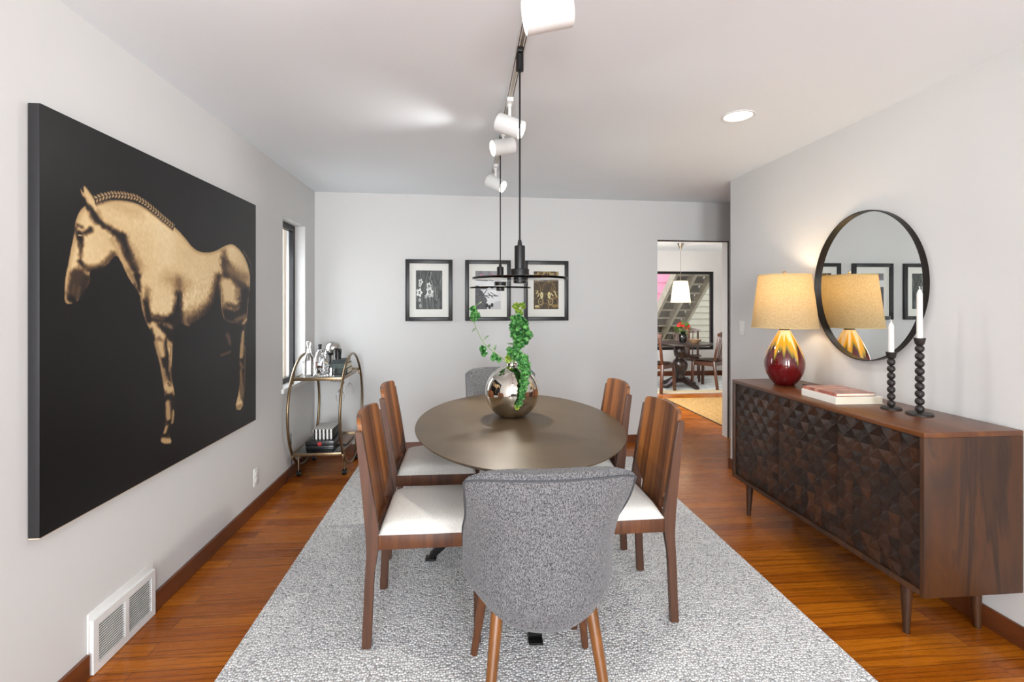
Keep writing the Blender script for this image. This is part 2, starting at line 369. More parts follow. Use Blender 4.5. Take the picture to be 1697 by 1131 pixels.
# ---------------------------------------------------------------- vent, outlet, switch
v=empty('wall_vent',(XL,2.17,.0),0,'white two-panel louvred air return vent low on the left wall','vent')
part('backplate',b2(NB(),.0,.006,-.195,.19,.001,.235,.002),M['white'],v)
bm=NB()
for y in((-.185,-.158),(-.012,.012),(.158,.185)): b2(bm,.006,.018,y[0],y[1],.003,.205)
for z in((.003,.032),(.178,.205)):
    for y in((-.158,-.012),(.012,.158)): b2(bm,.006,.018,y[0],y[1],z[0],z[1])
part('frame',bm,M['white'],v,smooth=0)
part('shade_sheet',b2(NB(),.0062,.0072,-.158,.158,.032,.178),plain('vent_shade_colour',srgb(48,47,46),.8),v)  # dark sheet, colours in the shade behind the louvres
bm=NB()
for y0,y1 in((-.158,-.012),(.012,.158)):
    for i in range(15):
        z=.0375+i*.0097; box(bm,(.0145,(y0+y1)/2,z),(.0042,y1-y0,.0026))
tag(part('louvre',bm,M['white'],v,smooth=0))
def plate(name,loc,s,label,cat,toggles):
    e=empty(name,loc,0,label,cat)
    part('cover',b2(NB(),0,s*.006,-.036,.036,-.058,.058,.002) if s>0 else b2(NB(),-.006,0,-.036,.036,-.058,.058,.002),M['white'],e)
    for y,z,w,h in toggles:
        x0,x1=(s*.0055,s*.0085) if s>0 else (-.0085,-.0055)
        part('socket' if cat=='outlet' else 'rocker',b2(NB(),x0,x1,y-w,y+w,z-h,z+h,.001),plain('switch_plastic',srgb(222,220,214),.4,var=.01),e)
plate('wall_outlet',(XL,3.46,.235),1,'white wall outlet on the left wall near the baseboard','outlet',[(0,.021,.016,.013),(0,-.021,.016,.013)])
plate('light_switch',(XR,3.83,1.197),-1,'white double light switch on the right wall beside the doorway','switch',[(-.016,0,.009,.03),(.016,0,.009,.03)])
# ---------------------------------------------------------------- painted pictures
def seg_d(px,py,x1,y1,x2,y2,kx=1.):
    """distance to a capsule axis; kx squeezes the horizontal so strokes keep their drawn width"""
    X=px/kx; a=x1/kx; b=x2/kx; dx=b-a; dy=y2-y1; L=dx*dx+dy*dy+1e-12
    t=np.clip(((X-a)*dx+(py-y1)*dy)/L,0,1); return np.hypot(X-a-t*dx,py-y1-t*dy)
def poly_sd(px,py,P):
    d=np.full(px.shape,9.); ins=np.zeros(px.shape,bool); n=len(P)
    for i in range(n):
        (x1,y1),(x2,y2)=P[i],P[(i+1)%n]; d=np.minimum(d,seg_d(px,py,x1,y1,x2,y2))
        if y1!=y2:
            c=((y1>py)!=(y2>py))&(px<(x2-x1)*(py-y1)/(y2-y1)+x1); ins^=c
    return np.where(ins,d,-d)
def sstep(x): x=np.clip(x,0,1); return x*x*(3-2*x)
def painted(name,w,h,nx,ny,fn,parent,axis,rough=.4,coat=0.):
    """a flat panel whose paint is held per vertex; fn(u,v)->(n,3) linear colour; axis(u,v)->3D"""
    u,v=np.meshgrid(np.linspace(0,w,nx+1),np.linspace(0,h,ny+1)); u=u.ravel(); v=v.ravel()
    c=fn(u,v); me=bpy.data.meshes.new(name)
    i=np.arange(nx)[None,:]+np.arange(ny)[:,None]*(nx+1); i=i.ravel()
    F=np.stack([i,i+1,i+nx+2,i+nx+1],1)
    me.from_pydata([axis(a,b) for a,b in zip(u.tolist(),v.tolist())],[],F.tolist())
    at=me.color_attributes.new('paint','FLOAT_COLOR','POINT'); buf=np.ones((len(u),4),np.float32); buf[:,:3]=c; at.data.foreach_set('color',buf.ravel())
    o=bpy.data.objects.new(name,me); COL.objects.link(o); o.parent=parent
    k=N(name+'_paint'); k.set(rough=rough,coat=coat,coatr=.25,spec=.3); a=k.n('ShaderNodeAttribute',attribute_name='paint'); k.col(a.outputs['Color']); me.materials.append(k.m); return o
def lin(c): c=np.asarray(c)/255.; return np.where(c<=.04045,c/12.92,((c+.055)/1.055)**2.4)
def cmap(v,stops):
    p=[s[0] for s in stops]; C=np.array([lin(s[1]) for s in stops]); return np.stack([np.interp(v,p,C[:,i]) for i in range(3)],1)
def vnoise(u,v,s,seed=0):
    r=np.random.RandomState(seed); G=r.rand(64,64); x=u*s; y=v*s; i=np.floor(x).astype(int); j=np.floor(y).astype(int); fx=sstep(x-i); fy=sstep(y-j)
    g=lambda a,b:G[a%64,b%64]; return (g(i,j)*(1-fx)+g(i+1,j)*fx)*(1-fy)+(g(i,j+1)*(1-fx)+g(i+1,j+1)*fx)*fy
H_SIL=[(0.1975,1.1125),(0.1777,1.0988),(0.1611,1.0785),(0.1502,1.0553),(0.1438,1.0351),(0.1413,1.0042),(0.1296,0.9616),(0.1157,0.8975),(0.102,0.8489),(0.0985,0.7942),(0.0997,0.7609),(0.1157,0.752),(0.153,0.7573),(0.1825,0.7917),(0.2178,0.8357),(0.2119,0.8684),(0.2236,0.8802),(0.2657,0.882),(0.3034,0.9019),(0.336,0.9374),(0.3561,0.944),(0.3766,0.9221),(0.4001,0.8878),(0.4255,0.8551),(0.4784,0.8049),(0.4918,0.79),(0.4977,0.7545),(0.5193,0.6903),(0.5702,0.6257),(0.5848,0.5759),(0.5933,0.5526),(0.624,0.4905),(0.6434,0.4175),(0.6632,0.3459),(0.6672,0.2957),(0.6672,0.2188),(0.6632,0.1854),(0.624,0.1427),(0.6713,0.1104),(0.7208,0.1037),(0.7075,0.1393),(0.6958,0.1731),(0.7381,0.1865),(0.7458,0.2099),(0.7337,0.2738),(0.7458,0.3197),(0.7294,0.3736),(0.7122,0.4352),(0.7208,0.4903),(0.7251,0.5688),(0.7381,0.6386),(0.7556,0.6549),(0.7991,0.663),(0.8454,0.6402),(0.9128,0.6588),(1.0359,0.705),(1.1041,0.7559),(1.1684,0.8158),(1.1992,0.6841),(1.2487,0.6525),(1.3763,0.6365),(1.4322,0.6049),(1.408,0.4383),(1.416,0.3533),(1.408,0.2376),(1.3452,0.128),(1.4486,0.105),(1.4819,0.1988),(1.4988,0.395),(1.4971,0.4891),(1.4735,0.5917),(1.5245,0.6573),(1.528,0.7566),(1.5586,0.8593),(1.5586,0.9474),(1.5125,1.0238),(1.4387,1.0763),(1.3529,1.1047),(1.2999,1.1075),(1.2237,1.0862),(1.1249,1.0461),(1.0359,1.0269),(0.9525,1.0244),(0.8928,1.0391),(0.8359,1.0739),(0.764,1.1103),(0.6782,1.1359),(0.5997,1.1555),(0.5126,1.172),(0.4255,1.1758),(0.3393,1.1622),(0.2713,1.1421),(0.2384,1.1397),(0.2178,1.1595),(0.1803,1.1856),(0.1862,1.1481),(0.1653,1.1702),(0.1722,1.145),(0.1918,1.1298)]
H_STR=[(0.3213,1.1438,0.4794,1.135,0.0158,0.0158,0.0246,0.8,1.46),(0.3759,1.0137,0.4794,0.9147,0.014,0.014,0.026,0.62,1.48),(0.2183,1.1003,0.2473,1.0695,0.009,0.0154,0.0117,0.08,1.34),(0.2634,1.063,0.2823,1.0476,0.0074,0.0055,0.0092,0.12,1.37),(0.1833,1.1331,0.2041,1.102,0.0035,0.0053,0.0053,0.12,1.31),(0.1879,1.1632,0.2473,1.1059,0.0036,0.0081,0.0054,0.86,1.33),(0.2572,1.0986,0.2696,1.0779,0.0055,0.0046,0.0073,0.7,1.36),(0.1541,1.0335,0.1765,1.0284,0.0043,0.0052,0.0061,0.3,1.29),(0.1652,1.0005,0.1742,0.9624,0.0122,0.007,0.007,0.05,1.29),(0.1914,1.0095,0.2183,1.0268,0.0053,0.0089,0.008,0.14,1.32),(0.1619,0.9974,0.1742,0.9983,0.0019,0.0017,0.0017,0.9,1.29),(0.1475,1.0221,0.1497,1.0009,0.0026,0.0026,0.0052,0.25,1.28),(0.172,0.9622,0.1697,0.9209,0.0052,0.0035,0.0079,0.25,1.29),(0.1663,0.9058,0.1879,0.8848,0.007,0.0079,0.0079,0.1,1.3),(0.1067,0.9443,0.1025,0.9439,0.0001,0.0001,0.0008,0.9,1.25),(0.1607,0.8506,0.1497,0.7957,0.0277,0.0311,0.0121,0.2,1.28),(0.1995,0.8439,0.1765,0.7859,0.0141,0.0141,0.0088,0.15,1.31),(0.1215,0.7721,0.1409,0.7637,0.0085,0.0085,0.0068,0.04,1.26),(0.1937,0.8702,0.1983,0.8652,0.0035,0.0035,0.0044,0.62,1.31),(0.163,0.8117,0.1574,0.7768,0.0035,0.0035,0.0061,0.32,1.29),(0.2112,0.8356,0.1995,0.804,0.0027,0.0027,0.0053,0.3,1.32),(0.1409,0.8195,0.1355,0.7936,0.0026,0.0026,0.0043,0.3,1.27),(0.1109,0.8605,0.1025,0.8012,0.0034,0.0025,0.0034,0.78,1.25),(0.1879,0.883,0.2696,0.8909,0.0054,0.0072,0.0117,0.35,1.34),(0.2696,0.8909,0.3374,0.9465,0.0075,0.0094,0.0122,0.3,1.39),(0.2088,0.8774,0.3213,0.9004,0.0028,0.0028,0.0073,0.1,1.36),(0.3003,1.0486,0.383,1.0195,0.0057,0.0134,0.0124,0.07,1.42),(0.383,1.0195,0.4219,0.95,0.0138,0.0128,0.0138,0.1,1.46),(0.4219,0.95,0.4732,0.8733,0.0121,0.0101,0.0141,0.14,1.5),(0.4732,0.8733,0.4888,0.8124,0.0092,0.0062,0.0092,0.08,1.52),(0.324,1.0049,0.419,0.89,0.0049,0.0068,0.0068,0.74,1.44),(0.419,0.89,0.4579,0.8369,0.007,0.005,0.008,0.55,1.49),(0.4579,0.8369,0.4825,0.802,0.0031,0.002,0.0051,0.3,1.51),(0.5402,0.8139,0.537,0.7822,0.0032,0.0084,0.019,0.45,1.56),(0.5239,0.7663,0.5535,0.6869,0.0095,0.0148,0.0116,0.08,1.56),(0.4982,0.7899,0.5207,0.7036,0.0016,0.0016,0.0031,0.55,1.54),(0.5271,0.6772,0.5636,0.6333,0.0016,0.0011,0.0032,0.35,1.57),(0.7035,0.8698,0.8135,0.8516,0.0209,0.0256,0.0395,0.72,1.72),(0.7723,0.8674,0.7763,0.809,0.0059,0.0105,0.0258,0.4,1.74),(0.7763,0.8032,0.7582,0.6691,0.0082,0.028,0.014,0.05,1.73),(0.5909,0.6836,0.7383,0.679,0.01,0.0223,0.0145,0.06,1.65),(0.6331,0.646,0.7462,0.6001,0.0181,0.0293,0.0135,0.06,1.67),(0.5857,0.7021,0.6476,0.6896,0.0066,0.0066,0.0131,0.3,1.62),(0.8562,0.6753,1.0814,0.7106,0.0202,0.0303,0.043,0.3,1.88),(0.8892,0.6375,1.1559,0.6755,0.0232,0.0258,0.0258,0.06,1.91),(1.0814,0.704,1.1947,0.8329,0.0351,0.0189,0.0351,0.1,2.0),(0.8135,0.6671,0.8627,0.6387,0.0072,0.0072,0.0108,0.5,1.78),(0.7622,0.6981,0.824,0.6249,0.0047,0.0118,0.0118,0.1,1.75),(1.1559,0.9065,1.145,0.7908,0.0109,0.0244,0.0231,0.12,2.01),(1.2174,1.0072,1.2521,0.926,0.0112,0.0224,0.0168,0.09,2.07),(1.2231,1.0495,1.226,1.0219,0.0056,0.007,0.0181,0.35,2.07),(1.2609,0.99,1.3616,0.9107,0.01,0.0129,0.0172,0.2,2.13),(1.3522,0.9102,1.4731,0.844,0.0208,0.0267,0.0238,0.2,2.2),(1.2998,0.9575,1.4833,0.9173,0.0177,0.0177,0.0354,0.5,2.19),(1.4461,0.8672,1.5285,0.8426,0.0137,0.0137,0.0183,0.22,2.26),(1.2404,0.865,1.2877,0.7615,0.0254,0.0311,0.0184,0.9,2.1),(1.3935,0.8313,1.3871,0.7869,0.0177,0.0118,0.0147,0.6,2.19),(1.4936,0.8293,1.4663,0.7046,0.0228,0.0365,0.0197,0.04,2.26),(1.2289,0.7013,1.4731,0.656,0.0291,0.0378,0.0189,0.04,2.16),(1.258,0.7501,1.3679,0.7354,0.0115,0.0115,0.0144,0.3,2.13),(1.1919,0.8328,1.1863,0.7365,0.0022,0.0022,0.0041,0.75,2.04),(1.1863,0.7365,1.2231,0.6638,0.0022,0.0014,0.0041,0.6,2.05),(1.5569,0.9524,1.5569,0.8278,0.0022,0.0022,0.0047,0.8,2.31),(1.5355,0.7886,1.5214,0.7007,0.0025,0.0025,0.0046,0.6,2.29),(1.3839,0.5882,1.5355,0.1778,0.0452,0.0392,0.009,0.05,2.24),(1.3743,0.6591,1.5005,0.6796,0.0105,0.0135,0.0135,0.42,2.22),(1.4663,0.6381,1.504,0.6581,0.0076,0.0076,0.0076,0.72,2.26),(1.4629,0.5838,1.4328,0.4359,0.006,0.012,0.0075,0.7,2.23),(1.4065,0.406,1.4528,0.3661,0.006,0.006,0.009,0.5,2.22),(1.4229,0.3475,1.4394,0.2523,0.0075,0.0075,0.009,0.5,2.22),(1.4867,0.4912,1.4867,0.2172,0.0024,0.0024,0.0046,0.42,2.26),(1.4394,0.2374,1.4528,0.1854,0.0135,0.012,0.012,0.42,2.23),(1.3585,0.13,1.4196,0.1335,0.0118,0.0118,0.0088,0.6,2.19),(1.4663,0.1829,1.4799,0.15,0.0045,0.0045,0.0076,0.3,2.25),(0.6083,0.6199,0.7035,0.1373,0.0378,0.0378,0.0067,0.06,1.65),(0.5771,0.669,0.6331,0.6052,0.0054,0.0217,0.0076,0.86,1.61),(0.6295,0.5747,0.6476,0.5234,0.0166,0.0099,0.0088,0.8,1.64),(0.6206,0.5995,0.6476,0.5888,0.0088,0.0033,0.0055,0.5,1.63),(0.6977,0.5681,0.7188,0.5561,0.008,0.0068,0.0057,0.7,1.69),(0.7111,0.5568,0.6958,0.4449,0.003,0.0023,0.0034,0.55,1.68),(0.5961,0.5882,0.6476,0.4514,0.0044,0.0055,0.0066,0.64,1.62),(0.6476,0.4514,0.6659,0.402,0.0078,0.0111,0.0089,0.6,1.65),(0.7111,0.4542,0.7169,0.4078,0.0057,0.0057,0.008,0.42,1.69),(0.6789,0.3798,0.7035,0.3576,0.0181,0.0181,0.009,0.8,1.68),(0.6883,0.3895,0.7035,0.3757,0.0034,0.0034,0.0045,0.35,1.68),(0.6567,0.3611,0.6659,0.3372,0.0022,0.0022,0.0045,0.6,1.65),(0.6883,0.3196,0.7266,0.3077,0.0148,0.0137,0.0091,0.08,1.69),(0.6864,0.2996,0.6939,0.2303,0.0102,0.0113,0.0068,0.68,1.68),(0.7325,0.2537,0.7227,0.2008,0.0057,0.0046,0.0046,0.64,1.7),(0.7111,0.2833,0.7111,0.215,0.0014,0.0014,0.0034,0.25,1.69),(0.6752,0.1919,0.6659,0.1719,0.0078,0.0067,0.0067,0.66,1.66),(0.6476,0.1356,0.715,0.1182,0.0124,0.0112,0.0079,0.74,1.67),(0.6902,0.1544,0.6958,0.1461,0.0057,0.0057,0.0068,0.2,1.68),(0.6622,0.2174,0.6752,0.2031,0.0045,0.0045,0.0067,0.3,1.66)]
H_OUT=[(1.2609,0.578,1.2937,0.5218,0.0099,0.0057,0.0128,0.34,2.11),(1.1891,0.4668,1.2877,0.4767,0.0056,0.0056,0.007,0.34,2.08),(1.4663,1.0827,1.5713,1.0159,0.0031,0.0022,0.0062,0.35,2.28),(1.5713,1.0159,1.5932,0.9389,0.0022,0.0016,0.0047,0.25,2.33)]
H_BRAID=[(0.2325,1.1406),(0.2688,1.1597),(0.3261,1.1815),(0.3941,1.1943),(0.467,1.2005),(0.5253,1.19),(0.587,1.1709),(0.6523,1.1479),(0.7361,1.1202)]

def chaikin(P,n=2):
    for _ in range(n):
        Q=[]
        for (x1,y1),(x2,y2) in zip(P,P[1:]+P[:1]): Q+=[(.75*x1+.25*x2,.75*y1+.25*y2),(.25*x1+.75*x2,.25*y1+.75*y2)]
        P=Q
    return P
def taper(px,py,x1,y1,x2,y2,r1,r2,kx):
    X=px/kx; a=x1/kx; b=x2/kx; dx=b-a; dy=y2-y1; L=dx*dx+dy*dy+1e-12
    t=np.clip(((X-a)*dx+(py-y1)*dy)/L,0,1); return np.hypot(X-a-t*dx,py-y1-t*dy)-(r1+(r2-r1)*t)
def horse(u,v):
    hair=vnoise(u,v*.45,260,2)-.5; mid=vnoise(u,v,70,3)-.5; wob=mid*.006
    sd=poly_sd(u+wob*.2,v+wob*.2,chaikin(H_SIL,1)); m=sstep((sd+.0015)/.005)
    val=.97-.10*vnoise(u,v,6,4)+.05*hair+.05*mid
    dap=vnoise(u,v*.7,110,8)-.5; val=val+np.where((u>.75)&(u<1.3)&(v<.95),dap*.16*sstep((.95-v)/.15),0)
    val=val*(.78+.22*sstep(sd/.028))
    for x1,y1,x2,y2,r1,r2,s,t,kx in H_STR:
        d=taper(u,v,x1,y1,x2,y2,r1,r2,kx)+(hair*.35+mid*.6)*min(s,.02); a=(1-sstep((d+s*.85)/(s*2.2)))
        val=val*(1-a)+(t+.05*hair*(t>.25))*a
    out=val*m
    for x1,y1,x2,y2,r1,r2,s,t,kx in H_OUT:
        d=taper(u,v,x1,y1,x2,y2,r1,r2,kx)+(hair+mid)*s*.4; a=1-sstep((d+s*.5)/(s*1.4)); out=np.maximum(out,t*a)
    # plaited mane: two rows of slanting strands following the crest
    acc=0.
    for (x1,y1),(x2,y2) in zip(H_BRAID,H_BRAID[1:]):
        dx,dy=x2-x1,y2-y1; L=math.hypot(dx,dy); t=((u-x1)*dx+(v-y1)*dy)/L; n=(-(u-x1)*dy+(v-y1)*dx)/L+.004
        ins=(t>=-.002)&(t<=L+.002)&(np.abs(n)<.014)
        s=acc+t; k=.5+.5*np.cos((s+np.abs(n)*.9)*2*math.pi/.0185)
        b=np.where(np.abs(n)<.002,.14,.10+.80*k**1.1)*(1-.5*(np.abs(n)/.014)**3)
        out=np.where(ins,b,out); out=np.where((t>=-.002)&(t<=L+.002)&(n<-.012)&(n>-.030),out*(.35+.65*sstep((-n-.012)/.018)),out); acc+=L
    return cmap(out,[(0,(14,12,12)),(.12,(30,23,20)),(.3,(80,60,43)),(.5,(130,102,70)),(.72,(184,151,105)),(.9,(218,190,142)),(1,(234,211,168))])
pt=empty('horse_painting',(XL,1.7245,.636),0,'large canvas of a pale horse on black hung on the left wall','painting')
PW,PH=1.645,1.40
bm=NB(); b2(bm,.002,.0372,0,PW,0,PH,.0025); part('canvas_edge',bm,plain('canvas_edge_black',srgb(34,34,36),.5),pt)
painted('canvas',PW,PH,470,400,horse,pt,lambda a,b:(.0379,a,b),.42,.06)
bm=NB(); b2(bm,.002,.036,.002,PW-.002,-.004,-.0005); part('lower_edge',bm,plain('raw_canvas',srgb(206,190,168),.8),pt)
# framed botanical prints on the back wall
def rings(u,v,val,L,dark=.1):
    for x,y,r,b in L:
        d=np.hypot(u-x,(v-y)); ang=np.arctan2(v-y,u-x); rr=r*(1+.22*np.cos(5*ang)); val=np.where(d<rr*1.12,dark,val); val=np.where(d<rr,b,val); val=np.where(d<r*.42,dark,val); val=np.where(d<r*.2,b*.7,val)
    return val
def print_dark(u,v):
    u=u/.248; v=v/.372; val=.10+.22*vnoise(u,v,7,11)
    r=np.random.RandomState(3)
    for i in range(46):
        x=r.rand(); y=r.rand(); L=.1+.25*r.rand(); a=(1.9 if x>.55 else 1.5)+r.randn()*.25; b=.25+.35*r.rand(); w=.006+.012*r.rand()
        d=seg_d(u,v,x,y,x+L*math.cos(a)*.9,y+L*math.sin(a)); val=np.where(d<w,b,val)
    for i in range(12):
        x=.1+.07*i; d=seg_d(u,v,x,.02,x+.08*math.sin(i*2.),.26); val=np.where(d<.028*(1+0*u),.22+.12*(i%3),val)
    val=rings(u,v,val,[(.18,.70,.075,.9),(.15,.615,.05,.85),(.13,.43,.10,.95),(.49,.60,.085,.92),(.52,.45,.12,.9),(.38,.33,.045,.8),(.62,.36,.045,.85),(.5,.35,.04,.8),(.14,.24,.04,.85),(.17,.09,.045,.8)])
    return cmap(val,[(0,(22,22,24)),(.5,(104,108,104)),(1,(232,234,230))])
def print_light(u,v):
    u=u/.248; v=v/.372; val=.93-.12*vnoise(u,v,4,21)
    tree=(u<.46-.28*sstep((v-.15)/.5)+.08*(vnoise(u,v,18,5)-.5))&(v<.62); val=np.where(tree,.22+.2*vnoise(u,v,26,6),val)
    val=np.where((u>.55)&(v<.22)&(v<.1+.3*(u-.5)),.72,val); val=np.where((v>.80),.42+.16*vnoise(u,v,9,8),val)
    for x1,y1,x2,y2,w in((.1,.36,.88,.35,.012),(.25,.40,.55,.30,.012),(.5,.42,.7,.30,.014),(.45,.5,.3,.36,.014),(.6,.44,.8,.36,.01)): val=np.where(seg_d(u,v,x1,y1,x2,y2)<w,.25,val)
    for x,y in((.46,.10),(.56,.06),(.66,.11)): val=np.where(np.hypot(u-x,v-y)<.055,.05,val)
    C=cmap(val,[(0,(20,20,22)),(.4,(96,94,98)),(1,(240,240,240))]); pk=(v>.82)&(v<.92)&(vnoise(u,v,8,9)>.5); C[pk]=lin((160,116,128)); return C
def print_sepia(u,v):
    u=u/.248; v=v/.372; val=.16+.14*vnoise(u,v,9,31)
    r=np.random.RandomState(9)
    for i in range(16):
        cx,cy,R=r.rand(),r.rand(),.12+.3*r.rand(); d=np.abs(np.hypot(u-cx,(v-cy)*1.2)-R); an=np.arctan2(v-cy,u-cx); val=np.where((d<.010)&(an>r.uniform(-3,1)),.5,val)
    for x,y in((.32,.37),(.62,.37)): val=np.where((((u-x)/.055)**2+((v-y)/.085)**2)<1,.92,val); val=np.where((((u-x)/.02)**2+((v-y)/.04)**2)<1,.4,val)
    for x,y in((.28,.2),(.68,.2)): d=np.hypot(u-x,v-y); val=np.where((d>.075)&(d<.10),.7,val); val=np.where(d<.03,.55,val)
    for x,y,a in((.12,.42,1.1),(.16,.34,1.),(.78,.36,2.4),(.88,.42,2.2),(.92,.34,2.)): val=np.where(seg_d(u,v,x,y,x+.1*math.cos(a),y+.08*math.sin(a))<.016,.85,val)
    val=np.where((v>.84)&(vnoise(u,v,20,2)>.55),.62,val); val=np.where((u>.05)&(u<.22)&(v>.04)&(v<.10),.8,val); val=np.where((u>.72)&(v>.05)&(v<.13),.55,val)
    return cmap(val,[(0,(30,22,18)),(.3,(82,68,48)),(.55,(140,112,64)),(1,(236,228,170))])
specs=[(-.347,print_dark,'black framed print of white flowers on dark leaves, leftmost on back wall'),(.217,print_light,'black framed pale print of birds and branches, middle of back wall'),(.790,print_sepia,'black framed sepia print of curling flowers, rightmost on back wall')]
FW,FH,ang=.443,.588,math.atan(.0317)
for x,fn,lab in specs:
    y=by(x); e=empty('framed_print',(x,y,1.230),ang,lab,'picture','framed prints on the back wall')
    bm=NB(); t=.037
    for a in((-FW/2,-FW/2+t),(FW/2-t,FW/2)): b2(bm,a[0],a[1],-.030,-.002,0,FH,.002)
    for z in((0,t),(FH-t,FH)): b2(bm,-FW/2+t,FW/2-t,-.030,-.002,z[0],z[1],.002)
    part('frame',bm,M['frame_black'],e)
    part('mat_board',b2(NB(),-FW/2+t,FW/2-t,-.012,-.006,t,FH-t),M['mat'],e)
    iw,ih=.248,.372; painted('print',iw,ih,70,100,fn,e,lambda a,b:(a-iw/2,-.0126,b+.112),.5)
# ---------------------------------------------------------------- dining table
T=empty('dining_table',(.284,2.705,.0135),0,'oval dining table with a dark bronze top on a splayed metal base','table')
bm=NB(); a,b,zt=.55,.84,.7365
lathe(bm,[(.0,zt-.024),(.955,zt-.024),(.985,zt-.012),(1.,zt-.004),(.998,zt-.001),(.0,zt)],128,sx=a,sy=b)
k=N('bronze_tabletop'); k.set(rough=.36,metal=.12,spec=.4); v_=k.coord()
k.col(k.ramp(k.noise(v_,2.6,4,.6),[(.3,srgb(76,62,45)),(.7,srgb(96,80,59))])); k.bump(k.noise(v_,160,2),.04,.001); M['stone']=k.m
part('tabletop',bm,M['stone'],T)
bm=NB(); lathe(bm,[(0,.68),(.16,.68),(.16,.7115),(0,.7115)],32); cone(bm,(0,0,.36),(0,0,.68),.035,.045,20); part('hub',bm,M['black_metal'],T)
for dx,dy in((0,-1),(0,1),(-1,0),(1,0)):
    L=.70 if dx==0 else .47
    bm=NB(); p=Vector((dx*L,dy*L,.014)); q=Vector((dx*.03,dy*.03,.40)); r=Vector((dx*.2,dy*.2,.695))
    u=(dx,dy,0); bar(bm,p,q,.056,.026,.004,up=(-dy,dx,.0) if 0 else (dx,dy,0)); bar(bm,q+Vector((0,0,-.03)),r,.06,.028,.004,up=(dx,dy,0)); box(bm,(p.x,p.y,.004),(.058,.058,.008),.001)
    part('leg',bm,M['black_metal'],T)
# ---------------------------------------------------------------- wooden side chairs
def make_side_chair():
    C=empty('dining_chair',(0,0,.0135))
    hw=.2225; t=.026
    prof=[(-.262,0),(-.226,0),(-.213,.30),(-.196,.40),(-.196,.47),(-.232,.70),(-.262,.868),(-.289,.868),(-.268,.70),(-.247,.47),(-.243,.38),(-.252,.22)]
    for s in(-1,1):
        bm=NB(); x1=s*hw; x0=s*(hw-t); prism(bm,prof,lambda y,z:(x0,y,z),lambda y,z:(x1,y,z))
        bmesh.ops.bevel(bm,geom=list(bm.edges),offset=.0035,segments=2,affect='EDGES'); part('leg',bm,M['walnut_leg'],C)
    for s in(-1,1):
        bm=NB(); prism(bm,[(.185,0),(.212,0),(.222,.40),(.222,.45),(.180,.45),(.180,.40)],lambda y,z:(s*(hw-.030),y,z),lambda y,z:(s*(hw+.004),y,z))
        bmesh.ops.bevel(bm,geom=list(bm.edges),offset=.003,segments=2,affect='EDGES'); part('leg',bm,M['walnut_leg'],C)
    bm=NB()
    for s in(-1,1): b2(bm,min(s*.196,s*.219),max(s*.196,s*.219),-.198,.181,.392,.452,.003)
    b2(bm,-.19,.19,-.232,-.208,.392,.452,.003); b2(bm,-.193,.193,.196,.219,.392,.452,.003)
    part('seat_frame',bm,M['walnut'],C)
    # cushion: crowned pad
    bm=NB(); n=22
    def pad(u,v):
        x=(u*2-1);y=(v*2-1); ex=abs(x)**4;ey=abs(y)**4; f=(1-ex)**.5*(1-ey)**.5 if ex<1 and ey<1 else 0
        w=.222+.004*v
        return (x*w*(1-.012*ey),-.198+ (y+1)/2*.425,.453+.058*f**.75)
    vs=grid(bm,pad,n,n); bmesh.ops.remove_doubles(bm,verts=bm.verts,dist=1e-5)
    bmesh.ops.solidify(bm,geom=list(bm.faces),thickness=.004) if 0 else None
    ed=[e for e in bm.edges if e.is_boundary]; r=bmesh.ops.extrude_edge_only(bm,edges=ed)
    for v in [g for g in r['geom'] if isinstance(g,bmesh.types.BMVert)]: v.co.z=.4525
    ed=[e for e in bm.edges if e.is_boundary]; bmesh.ops.holes_fill(bm,edges=ed)
    part('seat_cushion',bm,M['cream_fabric'],C,smooth=60)
    # bent back panel with a waist at the bottom
    def halfw(z):
        if z>.60: w=.1968
        elif z>.50: w=.1968-.082*((.60-z)/.10)**1.7
        else: w=.115
        if z>.888: w-=.016*((z-.888)/.015)**2
        return w
    zs=[.456,.48,.50,.515,.53,.55,.57,.59,.61,.66,.72,.78,.82,.855,.880,.888,.895,.900,.903]
    bm=NB(); nu=16; F=[];B=[]
    for z in zs:
        w=halfw(z); yl=-.206-(z-.45)*.155; row=[];rb=[]
        for i in range(nu+1):
            x=w*(i/nu*2-1); zz=z+(.012*(1-(x/.19)**2) if z>.885 else 0); y=yl-.026*(1-(x/.2)**2)+.008
            row.append(bm.verts.new((x,y,zz))); rb.append(bm.verts.new((x,y-.017,zz)))
        F.append(row);B.append(rb)
    for A in(F,B):
        for r0,r1 in zip(A,A[1:]):
            for i in range(nu): bm.faces.new((r0[i],r0[i+1],r1[i+1],r1[i]))
    for i in range(nu):
        bm.faces.new((F[0][i],B[0][i],B[0][i+1],F[0][i+1])); bm.faces.new((F[-1][i],F[-1][i+1],B[-1][i+1],B[-1][i]))
    for j in range(len(zs)-1):
        bm.faces.new((F[j][0],F[j+1][0],B[j+1][0],B[j][0])); bm.faces.new((F[j][-1],B[j][-1],B[j+1][-1],F[j+1][-1]))
    part('backrest',bm,M['walnut_back'],C,smooth=40)
    return C
k=N('walnut_back'); k.set(rough=.45,coat=.05,coatr=.2); v_=k.coord((1,1,1))
st_=k.noise(k.coord((14,1,.25)),1.3,1,.4); gr=k.noise(k.coord((60,5,1.6)),2.2,4,.65)
c_=k.ramp(st_,[(.32,srgb(82,44,18)),(.45,srgb(128,74,32)),(.53,srgb(94,52,22)),(.66,srgb(152,94,44))]); k.col(k.mix(c_,k.ramp(gr,[(.32,(.62,.56,.5,1)),(.6,(1,1,1,1))]),.8,'MULTIPLY')); M['walnut_back']=k.m
ch=make_side_chair(); G='wooden side chairs around the oval table'
